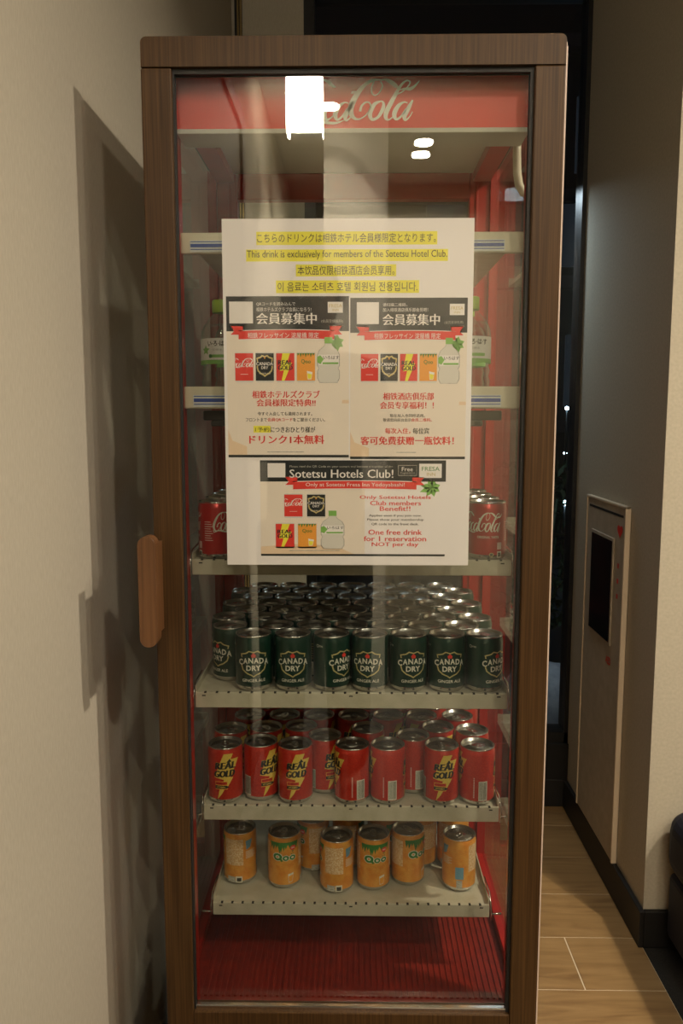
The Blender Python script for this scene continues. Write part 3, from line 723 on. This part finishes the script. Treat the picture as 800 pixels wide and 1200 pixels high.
def energy():
    t = local('energy_drink_can'); can(t, H_LG, 'c_energy'); wr = Wrap(CR, .816)
    for u0 in (0, 82):
        wr.add(poly([(-2, 94), (12, 94), (8, 84), (21, 84), (7, 50), (12, 50), (2, 30), (-1, 46), (-17, 50)]), 'p_gold', 1, u0)
        wr.add(poly([(-1, 52), (8, 52), (1, 34), (-5, 20), (-12, 9), (-9, 26), (-4, 38)]), 'p_gold', 1, u0)
        def ital(T): return [tuple((p[0] + (p[1]-66)*.12, p[1] + p[0]*.06) for p in q) for q in T]
        wr.add(ital(txt('REAL', -15.6, 15.6, 66.0, 79.0, .05)), 'p_gold', 2, u0); wr.add(ital(txt('GOLD', -15.6, 15.6, 51, 64, .05)), 'p_gold', 2, u0)
        [wr.add(ital(txt('REAL', -14.8 + q, 14.8 + q, 66.2, 78.6)), 'black', 4 + q*.2, u0) for q in (-1.0, -.5, 0, .5, 1.0)]; [wr.add(ital(txt('GOLD', -14.8 + q, 14.8 + q, 51.2, 63.6)), 'black', 4 + q*.2, u0) for q in (-1.0, -.5, 0, .5, 1.0)]
        wr.add(poly([(1.6, 78), (9.6, 79), (6.4, 85)]), 'black', 3, u0)
    for u in (-4, 78):
        wr.add(rect(u - 11, u + 7, 28, 43), 'p_orange', 3); wr.add(rect(u - 10.2, u + 6.2, 37, 42), 'c_energy', 4)
        wr.add(poly([(u - 11, 29.5), (u + 5, 29.5), (u + 10, 32.5), (u + 5, 35.5), (u - 11, 35.5)]), 'black', 5); wr.add(txt('VITAMIN', u - 9, u + 4, 31, 34, .01), 'p_gold', 6)
    barcode(wr, 46, 10, 46, 13); barcode(wr, -38, 10, 46, 13)
    for u in (33, -49):
        for k in range(12): wr.add(rect(u - 1, u + .6, 15 + k*3.2, 17 + k*3.2), 'p_pink', 1)
    wr.build('printed_label', t); return t
def juice():
    t = local('orange_juice_can'); can(t, H_LG, 'c_orange'); wr = Wrap(CR, .816)
    for u0 in (0,):
        random.seed(4)
        for k in range(11):
            u = -20 + k*4; L_ = random.uniform(12, 24); wr.add(poly([(u - 3.6, 94), (u + 3.6, 94), (u + random.uniform(-2, 2), 94 - L_)]), 'l_leaf', 2, u0)
        for u, v in ((-8, 83), (0, 81), (7, 84)): wr.add(ring(0, 4.3, 18, u, v), 'p_orange', 1, u0)
        wr.add(ring(0, 4.8, 18, 14, 82), 'p_red', 3, u0); wr.add(txt('30%', 11.2, 16.8, 80.5, 83.5, .02), 'p_white', 4, u0)
        wr.add(ring(2.0, 8.6, 26, -10.4, 65, .95, .95), 'p_white', 1, u0); wr.add(ring(3.4, 7.6, 26, -10.4, 65, .95, .95), 'l_leaf', 2, u0)
        wr.add(poly([(-8.5, 62), (-4.4, 55.6), (-1.8, 57.2), (-5.4, 64)]), 'l_leaf', 2, u0)
        for uc in (2.6, 13.4): wr.add(ring(1.0, 6.4, 22, uc, 62.6, .88, .9), 'p_white', 1, u0); wr.add(ring(2.4, 5.6, 22, uc, 62.6, .88, .9), 'l_leaf', 2, u0)
        for uc in (11.6, 15.2): wr.add(ring(0, 1.0, 8, uc, 70.2), 'l_leaf', 2, u0)
        # a glass of juice beside the lower front
        wr.add(poly([(6, 30), (15, 32), (13, 14), (6.5, 13)]), 'l_cream', 2, u0); wr.add(poly([(6.8, 26), (14, 28), (12.6, 15), (7, 14.3)]), 'p_orange', 3, u0)
    wr.add(rect(26, 56, 40, 92), 'c_peach', 1); wr.add(rect(-58, -27, 40, 92), 'c_peach', 1)
    wr.add(rect(44, 54, 6, 18), 'l_cream', 2); wr.add(rect(45.5, 52.5, 7.5, 15), 'ink', 3); wr.add(rect(30, 43, 6, 17), 'l_grey', 2)
    # nutrition side
    wr.add(poly([(60, 88), (72, 90), (68, 74), (61, 70)]), 'l_blue', 2); wr.add(rect(-79, -66, 26, 50), 'l_blue', 1); wr.add(rect(-77, -68, 8, 24), 'l_grey', 2)
    for k in range(6): wr.add(rect(60, 60 + 18 - (k % 2)*4, 66 - k*2.6, 67 - k*2.6), 'l_cream', 2)
    wr.build('printed_label', t); return t

def relax(P, xmin, xmax, ymin, ymax, d=.0528, it=400):
    P = [list(p) for p in P]
    for _ in range(it):
        mv = 0
        for i in range(len(P)):
            for j in range(i):
                dx, dy = P[i][0]-P[j][0], P[i][1]-P[j][1]; l = math.hypot(dx, dy)
                if l < d:
                    l = l or 1e-6; q = (d - l)/2*1.02; ux, uy = dx/l, dy/l; mv = max(mv, q)
                    P[i][0] += ux*q; P[i][1] += uy*q; P[j][0] -= ux*q; P[j][1] -= uy*q
        for p in P: p[0] = min(max(p[0], xmin), xmax); p[1] = min(max(p[1], ymin), ymax)
        if mv < 1e-5: break
    return [tuple(p) for p in P]
ORD = ['first', 'second', 'third', 'fourth', 'fifth', 'sixth', 'seventh', 'eighth', 'ninth', 'tenth']
used = set()
def put(proto, x, y, z, a, label, cat, group):
    if proto.name in used: o = copy_tree(proto)
    else: o = proto; used.add(proto.name)
    o.location = (x, y, z + .0006); o.rotation_euler = (0, 0, R(a)); tag(o, label, cat, group); return o
def name_rows(P, rowtol=.022):
    """row / column words for a list of (x, y, tag)"""
    order = sorted(range(len(P)), key=lambda i: P[i][1]); rows = []
    for i in order:
        if rows and P[i][1] - P[rows[-1][0]][1] < rowtol: rows[-1].append(i)
        else: rows.append([i])
    W = {}
    for r, ids in enumerate(rows):
        ids.sort(key=lambda i: P[i][0])
        for c, i in enumerate(ids): W[i] = (r, c, len(ids))
    return W, len(rows)
XMN, XMX = SXC - SHW + .0295, SXC + SHW - .0295

# ginger ale shelf: seven and seven staggered rows
G = []; zc = ztop[3]
for x in (297, 342, 388, 433, 478.5, 524, 569.5): G.append((at(x, 741, 1.0878).x, 1.0878))
for x in (-.181, -.1135, -.0593, -.005, .049, .1034, .1575): G.append((x, 1.0878 + .0462))
for r in range(2, 8):
    xs_ = [-.1885 + k*.0530 for k in range(8)] if r % 2 == 0 else [-.162 + k*.0530 for k in range(7)]
    for x in xs_: G.append((x, 1.0878 + r*.0456))
G = relax(G, XMN, XMX, 1.0878, 1.4078, .0527, 1200)
rot = [6, 3, 42, -8, 12, 4, 34]
proto = ginger(); W, nr = name_rows(G)
for i, (x, y) in enumerate(G):
    r, c, n = W[i]
    a = rot[i] if i < 7 else random.uniform(-160, 160)
    if i == 7: a = -38
    if r == 0: lb = 'dark green ginger ale can, front row, %s from left' % (ORD[c] if c < n-1 else 'last')
    else: lb = 'dark green ginger ale can, %s row from the front, %s from left' % (ORD[r], ORD[c])
    put(proto, x, y, zc, a, lb, 'drink can', 'ginger ale cans on the fourth shelf')

# energy drinks
zc = ztop[4]; E = []; Er = []
def pxx(px, Y, zt): return at(px, 880, Y).x
front = [(261, 1.126, 8), (302, 1.136, 40), (344, 1.128, 10), (384, 1.158, 38), (411, 1.128, -72), (456, 1.128, -88), (482, 1.160, -82), (518, 1.128, 4), (561, 1.128, -90)]
for px, Y, a in front: E.append((pxx(px, Y, zc), Y)); Er.append(a)
for px, Y in ((262, 1.185), (312, 1.192), (354, 1.196), (431, 1.19), (513, 1.195), (554, 1.185)): E.append((at(px, 855, Y).x, Y)); Er.append(random.uniform(-150, 150))
for r, Y in enumerate((1.245, 1.293, 1.340)):
    for k in range(7 if r != 2 else 6): E.append((-.168 + k*.0560 + (.02 if r % 2 else 0), Y + random.uniform(-.002, .002))); Er.append(random.uniform(-150, 150))
E = relax(E, XMN, XMX, 1.1285, 1.39)
proto = energy(); W, nr = name_rows(E, .02)
LB = {0: 'red energy drink can at far left of its shelf, bolt and black lettering forward', 1: 'red energy drink can, second from left, turned so the lettering wraps right',
      2: 'red energy drink can third from left with black lettering facing straight forward', 3: 'red energy drink can set back between the third and the middle can',
      4: 'plain red side of a can in mid shelf, barcode low at right', 5: 'deep red can right of the middle with a grey barcode at its centre',
      6: 'red can standing back behind two front cans, pale barcode showing', 7: 'red energy drink can near right with broad yellow bolt and black lettering', 8: 'rightmost red energy drink can with silver lid and barcode facing out'}
byrow = sorted(range(9, len(E)), key=lambda i: E[i][1])
for i, (x, y) in enumerate(E):
    r, c, n = W[i]
    lb = LB.get(i) or 'red energy drink can behind the front ones, %s row back, %s from left' % (ORD[r], ORD[c])
    put(proto, x, y, zc, Er[i], lb, 'drink can', 'red energy drink cans on the fifth shelf')

# orange juice
zc = ztop[5]; Q = []; Qr = []
ql = [(281, 972, 1.190, -105, 'orange juice can at far left of the lowest shelf, peach panel facing forward'),
      (333, 977, 1.180, 4, 'orange juice can second from left, green lettering and leaves facing forward'),
      (394.5, 982, 1.168, -100, 'orange juice can in mid shelf nearest the edge, peach side facing out'),
      (437.5, 979, 1.176, 6, 'orange juice can right of the middle, green lettering facing straight out'),
      (478, 974, 1.190, 38, 'orange juice can turned left, lettering cut off by its neighbour'),
      (538, 979, 1.176, 155, 'rightmost orange juice can on the lowest shelf, blue patches facing out'),
      (367, 965, 1.226, -70, 'orange juice can standing back between second and middle can'),
      (408, 962, 1.236, 90, 'orange juice can hidden behind the middle can, only its lid rim showing'),
      (449, 962, 1.236, 60, 'orange juice can behind the pair with green lettering, lid showing'),
      (494, 962, 1.240, 120, 'orange juice can in second row, right behind the turned one'),
      (529, 961, 1.240, -120, 'orange juice can in second row behind the rightmost can')]
for px, py, Y, a, lb in ql: Q.append((at(px, py, Y).x, Y)); Qr.append(a)
Q = relax(Q, XMN, XMX, 1.166, 1.39)
proto = juice()
for i, (x, y) in enumerate(Q): put(proto, x, y, zc, Qr[i], ql[i][4], 'drink can', 'orange juice cans on the lowest shelf')

# cola
zc = ztop[2]; proto = cola()
for side_, x in (('right', at(571, 590, 1.083).x), ('left', at(254, 590, 1.083).x)):
    for k in range(4):
        a = (-30 if side_ == 'right' else -112) + (0 if k == 0 else random.uniform(-90, 90))
        where = ['foremost', 'second', 'third', 'fourth'][k]
        put(proto, x + (0 if k == 0 else random.uniform(-.001, .001)), 1.083 + k*.0545, zc, a, 'red cola can in the %s column beside the notice, %s from the front' % (side_, where) if k else 'foremost red cola can at the %s end of the third shelf' % side_, 'drink can', 'red cola cans on the third shelf')

# water bottles
def bottle():
    t = local('water_bottle')
    prof = [(0, .003), (.016, .001), (.0265, .002), (.0295, .006), (.0300, .012), (.0280, .019), (.0300, .026), (.0275, .033), (.0290, .037), (.0305, .042), (.0305, .072), (.0295, .080), (.026, .089), (.019, .098), (.0135, .104), (.0125, .108), (.0125, .116)]
    MB().lathe(prof, 36).build('body', M['pet'], t)
    MB().lathe([(0, .0045)] + [(r*.965, z + .0012) for r, z in prof[2:13]] + [(0, .0905)], 32).build('water', M['water'], t)
    MB().lathe([(.0135, .1065), (.0142, .107), (.0142, .122), (.0132, .1235), (0, .1235)], 32).build('cap', M['cap'], t)
    wr = Wrap(.0307)
    wr.add(rect(-60, 60, 41, 70), 'p_white', 0)
    wr.add(rect(-60, 60, 35.5, 41), 'p_green', 0)
    wr.add(txt('い·ろ·は·す', -13, 19, 59, 66.5, .03), 'ink', 2)
    wr.add(txt('天然水', -6, 8, 52.5, 56, .01), 'l_grey', 2); wr.add(rect(-9, 16, 44, 48), 'p_green', 2); wr.add(ring(0, 2.6, 14, -9, 46), 'l_leaf', 3)
    star = [((7.2 if k % 2 == 0 else 3.4)*math.cos(k*math.pi/5 + .3) - 17, (7.2 if k % 2 == 0 else 3.4)*math.sin(k*math.pi/5 + .3) + 54) for k in range(10)]
    wr.add(poly(star), 'p_green', 3)
    wr.build('printed_label', t); return t
zc = ztop[1]; proto = bottle()
for px, Y, a, lb in ((547.5, 1.096, 8, 'clear water bottle with lime cap right of the notice, front one'), (543, 1.165, 40, 'clear water bottle with lime cap right of the notice, behind the front one'),
                     (262, 1.120, -8, 'clear water bottle with lime cap at the left, partly behind the notice'), (276, 1.190, 60, 'clear water bottle at the left, standing behind the other one')):
    put(proto, at(px, 440, Y).x, Y, zc, a, lb, 'bottle', 'water bottles on the second shelf')

# ------------------------------------------------------------------ the notice taped on the door
NY = 1.0085
pA = at(263.5, 256.5, NY); pB = at(551.5, 662.5, NY)
cxm = (at(263, 460, NY).x + at(552, 460, NY).x)/2; Wn = at(552, 460, NY).x - at(263, 460, NY).x
nx0, nx1, nz0, nz1 = cxm - Wn/2, cxm + Wn/2, pB.z, pA.z
def U(px): return nx0 + (px - 263.5)/288.0*(nx1 - nx0)
def Vv(py): return nz1 - (py - 256.5)/406.0*(nz1 - nz0)
nt_ = empty('notice_poster', ((nx0+nx1)/2, NY, nz0), 'laminated white notice with yellow highlighted lines and three printed panels on the fridge door', 'notice')
MB().box(nx0, nx1, NY, NY + .0009, nz0, nz1).build('sheet', M['paper'], nt_)
MB().box(nx0 - .004, nx1 + .004, NY - .0016, NY - .0013, nz0 - .003, nz1 + .004).build('laminate', M['film'], nt_)
class Print:
    def __init__(s): s.mb = MB(); s.mb.flat = True; s.names = []
    def add(s, T, mname, layer=1):
        if mname not in s.names: s.names.append(mname)
        y = NY - .00008*layer
        s.mb.tris(T, lambda u, v: (U(u), y, Vv(v)), s.names.index(mname))
    def rect(s, x0, x1, y0, y1, m, l=1): s.add(rect(x0, x1, y0, y1), m, l)
    def text(s, t, x0, x1, y0, y1, m, l=4, bold=.0):
        d = bold*(y1 - y0)*.9
        for q in ((-d, d) if bold else (0,)): s.add(txt(t, x0 + q, x1 + q, y1, y0), m, l + (.4 if q > 0 else 0))
    def build(s, name, parent): return s.mb.build(name, [M[n] for n in s.names], parent)
P = Print()
for x0, x1, y0, y1 in ((303, 509.5, 271, 286), (291, 522, 291, 304.5), (348, 463, 308, 321.5), (325, 489.5, 326, 340.5)): P.rect(x0, x1, y0, y1, 'yellow', 1)
P.build('highlighting', nt_)
P = Print()
P.text('こちらのドリンクは相鉄ホテル会員様限定となります。', 304, 508, 273, 283.5, 'ink')
P.text('This drink is exclusively for members of the Sotetsu Hotel Club.', 292, 521, 292, 302.5, 'ink')
P.text('本饮品仅限相铁酒店会员享用。', 350, 461, 309.5, 320, 'ink')
P.text('이 음료는 소테츠 호텔 회원님 전용입니다.', 327, 487.5, 328, 338.5, 'ink')
P.build('heading_text', nt_)
def ribbon(P, x0, x1, y, h, bend):
    n = 14; top = []; bot = []
    for k in range(n+1):
        t = k/n; x = x0 + (x1-x0)*t; yy = y + bend*(2*t-1)**2
        top.append((x, yy)); bot.append((x, yy + h))
    P.add([q for k in range(n) for q in ((top[k], bot[k], bot[k+1]), (top[k], bot[k+1], top[k+1]))], 'p_red', 4)
    for s, x in ((-1, x0), (1, x1)):
        yy = y - bend*.6 - 1.5
        P.add(poly([(x - s*5, yy - 2), (x + s*9, yy - 2.5), (x + s*5, yy + h*.35), (x + s*9.5, yy + h*.8), (x - s*5, yy + h - 2)]), 'p_red', 3)
        P.add(poly([(x - s*5.8, yy - 2.9), (x + s*10.3, yy - 3.4), (x + s*6, yy + h*.35), (x + s*10.5, yy + h*.9), (x - s*5.8, yy + h - 1.2)]), 'p_white', 2)
    P.add([q for k in range(n) for q in (((top[k][0], top[k][1]-.8), (bot[k][0], bot[k][1]+.8), (bot[k+1][0], bot[k+1][1]+.8)), ((top[k][0], top[k][1]-.8), (bot[k+1][0], bot[k+1][1]+.8), (top[k+1][0], top[k+1][1]-.8)))], 'p_white', 3)
def can_pic(P, kind, x0, x1, y0, y1):
    w_, h = x1-x0, y1-y0; cxp = (x0+x1)/2
    def X(u): return x0 + u*w_
    def Y(v): return y0 + v*h
    if kind != 'bottle':
        P.add(poly([(X(.04), Y(0)), (X(.96), Y(0)), (X(1), Y(.04)), (X(1), Y(.95)), (X(.93), Y(1)), (X(.07), Y(1)), (X(0), Y(.95)), (X(0), Y(.04))]), 'p_clear', 2)
        P.add(poly([(X(.02), Y(.04)), (X(.98), Y(.04)), (X(.98), Y(.94)), (X(.02), Y(.94))]), {'cola': 'p_red', 'ginger': 'black', 'energy': 'p_red', 'juice': 'p_orange'}[kind], 3)
    if kind == 'cola':
        T = clipx(fit(LOGO, X(-.35), X(1.2), Y(.52), Y(.2)), X(.03), X(.97)); P.add(T, 'p_white', 4); P.rect(X(.3), X(.7), Y(.72), Y(.74), 'p_pink', 4)
    if kind == 'ginger':
        S1, S2 = shield(1), shield(.84)
        def m_(p): return (cxp + p[0]/34*w_, Y(.44) - p[1]/48*h)
        for a, b, c, d in zip(S1, S1[1:], S2[1:], S2): P.add([(m_(a), m_(b), m_(c)), (m_(a), m_(c), m_(d))], 'l_gold', 4)
        P.rect(X(.04), X(.96), Y(.33), Y(.45), 'black', 5); P.text('CANADA', X(.06), X(.94), Y(.33), Y(.44), 'p_white', 6, .03); P.text('DRY', X(.32), X(.68), Y(.47), Y(.56), 'p_white', 6, .03)
        P.text('GINGER ALE', X(.2), X(.8), Y(.68), Y(.72), 'l_cream', 6); P.add(poly([(cxp, Y(.15)), (cxp + 1, Y(.22)), (cxp - 1, Y(.22))]), 'p_orange', 6)
    if kind == 'energy':
        P.add(poly([(X(.35), Y(.04)), (X(.75), Y(.04)), (X(.6), Y(.35)), (X(.85), Y(.35)), (X(.45), Y(.94)), (X(.3), Y(.94)), (X(.42), Y(.6)), (X(.2), Y(.62))]), 'yellow', 4)
        P.text('REAL', X(.12), X(.88), Y(.27), Y(.42), 'black', 6, .06); P.text('GOLD', X(.12), X(.88), Y(.44), Y(.59), 'black', 6, .06)
    if kind == 'juice':
        for k in range(7): P.add(poly([(X(.03 + k*.135), Y(.04)), (X(.16 + k*.135), Y(.04)), (X(.08 + k*.135), Y(.13 + .05*(k % 2)))]), 'l_leaf', 4)
        P.text('Qoo', X(.25), X(.75), Y(.24), Y(.40), 'l_leaf', 5, .02)
        P.add(poly([(X(.55), Y(.62)), (X(.85), Y(.66)), (X(.78), Y(.9)), (X(.58), Y(.9))]), 'p_white', 4); P.add(poly([(X(.57), Y(.7)), (X(.82), Y(.73)), (X(.76), Y(.88)), (X(.6), Y(.88))]), 'yellow', 5)
    if kind == 'bottle':
        pr = [(.36, 0), (.64, 0), (.64, .12), (.68, .17), (.90, .27), (.98, .37), (.98, .62), (.92, .67), (.98, .74), (.98, .90), (.88, 1), (.12, 1), (.02, .90), (.02, .74), (.08, .67), (.02, .62), (.02, .37), (.10, .27), (.32, .17), (.36, .12)]
        P.add(poly([(X(a), Y(b)) for a, b in pr]), 'l_grey', 2); P.add(poly([(cxp + (X(a)-cxp)*.93, Y(.5) + (Y(b)-Y(.5))*.975) for a, b in pr]), 'p_clear', 3)
        P.rect(X(.34), X(.66), Y(-.02), Y(.12), 'p_green', 5); P.rect(X(.06), X(.94), Y(.37), Y(.60), 'p_white', 4)
        P.text('いろはす', X(.28), X(.95), Y(.39), Y(.47), 'ink', 6, .02); P.rect(X(.25), X(.92), Y(.54), Y(.58), 'p_green', 6)
        P.add(poly([(X(.02), Y(.42)), (X(.15), Y(.38)), (X(.3), Y(.47)), (X(.16), Y(.58)), (X(.02), Y(.54))]), 'p_green', 6)
def leafs(P, cx_, cy_, s):
    for a, L_ in ((200, 1.0), (235, .8), (170, .9), (120, .7), (280, .7), (330, .6), (20, .6), (80, .6)):
        c_, s_ = math.cos(R(a)), math.sin(R(a))
        P.add(poly([(cx_, cy_), (cx_ + s*L_*.5*c_ - s*.22*s_, cy_ - s*L_*.5*s_ - s*.22*c_), (cx_ + s*L_*c_, cy_ - s*L_*s_), (cx_ + s*L_*.5*c_ + s*.22*s_, cy_ - s*L_*.5*s_ + s*.22*c_)]), 'p_green', 2)
def panel_top(P, x0, x1, y0):
    P.rect(x0, x1, y0, y0 + 188, 'cream_print', 1); P.rect(x0, x1, y0, y0 + 40, 'black', 2)
    P.rect(x0, x1, y0 + 185, y0 + 188, 'black', 2)
    P.add(poly([(x0, y0 + 155), (x0 + 5, y0 + 168), (x0 + 22, y0 + 175), (x0 + 22, y0 + 185), (x0, y0 + 185)]), 'tan_print', 2)
    P.rect(x1 - 8, x1, y0 + 120, y0 + 124, 'tan_print', 2)
pl = Print(); panel_top(pl, 267, 409, 344); leafs(pl, 394, 397, 16); ribbon(pl, 281, 392, 382.6, 9.6, 1.2)
for k, kd in enumerate(('cola', 'ginger', 'energy', 'juice')): can_pic(pl, kd, 276 + k*24, 298 + k*24, 408, 443.5)
can_pic(pl, 'bottle', 371.5, 399, 392, 444); pl.rect(270.5, 298, 350, 375, 'p_white', 3); pl.rect(384.5, 402, 350.5, 363, 'p_white', 3)
pan = pl.build('printed_panel', nt_); tag(pan, 'left printed panel with black heading band and row of drink pictures')
P = Print()
P.text('QRコードを読み込んで', 302, 347, 350.5, 355, 'p_white'); P.text('相鉄ホテルズクラブ会員になろう!', 302, 365.5, 356.5, 361.5, 'p_white')
P.text('会員募集中', 302, 371.5, 363, 376, 'p_white', 4, .03); P.text('FRESA', 386, 401, 353, 357, 'l_gold', 5); P.text('INN', 390, 397, 358.5, 361, 'l_gold', 5); P.text('(会員登録無料)', 377, 402, 370.5, 375, 'l_grey')
P.text('相鉄フレッサイン 淀屋橋 限定', 291.5, 374, 385.5, 392, 'p_white', 6, .0)
P.text('相鉄ホテルズクラブ', 296, 375, 453, 462, 'p_red', 4, .025); P.text('会員様限定特典!!', 301, 370, 463, 471.5, 'p_red', 4, .025)
P.text('今すぐ入会しても適用されます。', 302, 366, 478, 482.5, 'ink', 4, .015); P.text('フロントまで', 288, 313, 485, 489.5, 'ink', 4, .015); P.text('会員QRコード', 313.5, 343, 485, 489.5, 'p_red', 4, .015); P.text('をご提示ください。', 343.5, 381, 485, 489.5, 'ink', 4, .015)
P.rect(297, 317, 494.5, 502.5, 'yellow', 2); P.text('1予約', 299, 315.5, 496, 501.5, 'ink', 4); P.text('につきおひとり様が', 317, 369.5, 495.5, 502.5, 'ink', 4, .02)
P.text('ドリンク1本無料', 292, 380, 505.5, 516, 'p_red', 4, .035); P.rect(313, 356, 525, 526, 'l_grey', 4)
P.build('lettering', pan)
pl = Print(); panel_top(pl, 410.5, 545.5, 346); pl2 = pl; leafs(pl, 534, 399, 15); ribbon(pl, 427, 532, 383.8, 9.6, 1.2)
for k, kd in enumerate(('cola', 'ginger', 'energy', 'juice')): can_pic(pl, kd, 422.5 + k*22.7, 443.5 + k*22.7, 409, 444)
can_pic(pl, 'bottle', 512, 538, 393, 445); pl.rect(418, 443.5, 351, 376, 'p_white', 3); pl.rect(525, 542, 353, 366, 'p_white', 3)
pan = pl.build('printed_panel', nt_); tag(pan, 'right printed panel with black heading band and row of drink pictures')
P = Print()
P.text('请扫描二维码，', 448, 476, 352, 356, 'p_white'); P.text('加入相铁酒店俱乐部会员吧！', 448, 500, 357.5, 362, 'p_white')
P.text('会員募集中', 448, 513.5, 364.5, 377.5, 'p_white', 4, .03); P.text('FRESA', 526.5, 540.5, 356, 360, 'l_gold', 5); P.text('INN', 530, 537, 361.5, 364, 'l_gold', 5); P.text('(会员登录免费)', 519, 541, 372.5, 376.5, 'l_grey')
P.text('相鉄フレッサイン 淀屋橋 限定', 438, 515, 386.5, 393, 'p_white', 6, .0)
P.text('相铁酒店俱乐部', 449, 508, 455.5, 464, 'p_red', 4, .025); P.text('会员专享福利！！', 445.5, 508, 466, 474.5, 'p_red', 4, .025)
P.text('现在加入也同样适用。', 457, 498, 480.5, 484.5, 'ink', 4, .015); P.text('敬请您向前台出示', 449, 482, 485.5, 489.5, 'ink', 4, .015); P.text('会员二维码。', 482, 506, 485.5, 489.5, 'p_red', 4, .015)
P.text('每次入住，', 451.5, 481, 497, 504, 'p_red', 4, .02); P.text('每位宾', 484, 503, 497, 504, 'ink', 4, .02)
P.text('客可免费获赠一瓶饮料！', 423, 532, 507, 517, 'p_red', 4, .03); P.rect(465, 488, 525.5, 526.5, 'l_grey', 4)
P.build('lettering', pan)
pl = Print(); pl.rect(304, 523.5, 535.5, 651.5, 'paper', 1); pl.rect(304, 428, 561, 649, 'cream_print', 1.4); pl.rect(304, 523.5, 535.5, 561, 'black', 2); pl.rect(304, 523.5, 649, 651.5, 'black', 2)
pl.add(poly([(304, 640), (360, 636), (400, 642), (415, 649), (304, 649)]), 'tan_print', 2)
leafs(pl, 508, 568, 16); ribbon(pl, 343, 489, 560.2, 9, 1.2)
can_pic(pl, 'cola', 332, 354.5, 575.5, 605); can_pic(pl, 'ginger', 359, 381.5, 575.5, 605); can_pic(pl, 'energy', 321.5, 344.5, 611, 642); can_pic(pl, 'juice', 348, 371, 611, 642); can_pic(pl, 'bottle', 375, 404.5, 597, 643)
pl.rect(313, 334, 539, 556, 'p_white', 3); pl.rect(492, 518.5, 539.5, 556.5, 'p_white', 3)
pl.add(stroke([(467.5, 541.5, .3), (489, 541.5, .3), (489, 553.5, .3), (467.5, 553.5, .3), (467.5, 541.5, .3)], 1, 1), 'l_grey', 3)
pan = pl.build('printed_panel', nt_); tag(pan, 'lowest printed panel, wider, with English lettering and two rows of drink pictures')
P = Print()
P.text('Please read the QR Code on your camera and become a member of the', 339, 461, 541.5, 544.8, 'l_grey'); P.text('Sotetsu Hotels Club!', 339, 461.5, 546.5, 556.5, 'p_white', 4, .02)
P.text('Free', 471.5, 484.5, 543.5, 548.5, 'p_white'); P.text('Registration', 470, 487, 549.5, 552, 'l_grey'); P.text('FRESA', 495, 516, 543, 548, 'l_leaf', 5); P.text('INN', 501, 511, 550, 554, 'l_gold', 5)
P.text('Only at Sotetsu Fresa Inn Yodoyabashi!', 358, 475, 562.3, 568.2, 'p_white', 6)
for s, x0, x1, y in (('Only Sotetsu Hotels', 422, 506, 577.5), ('Club members', 434.5, 494.5, 584), ('Benefit!!', 446, 482, 590.7)): P.text(s, x0, x1, y, y + 5.6, 'p_red', 4, .03)
for s, x0, x1, y in (('Applies even if you join now.', 433, 495.5, 600.5), ('Please show your membership', 431, 498, 605.5), ('QR code to the front desk.', 436, 492, 610.7)): P.text(s, x0, x1, y, y + 3.4, 'ink', 4, .02)
for s, x0, x1, y in (('One free drink', 432.5, 496, 619), ('for 1 reservation', 427, 501, 627), ('NOT per day', 436.5, 492, 634.5)): P.text(s, x0, x1, y, y + 6.2, 'p_red', 4, .03)
P.rect(338, 398, 644.5, 645.3, 'l_grey', 4)
P.build('lettering', pan)
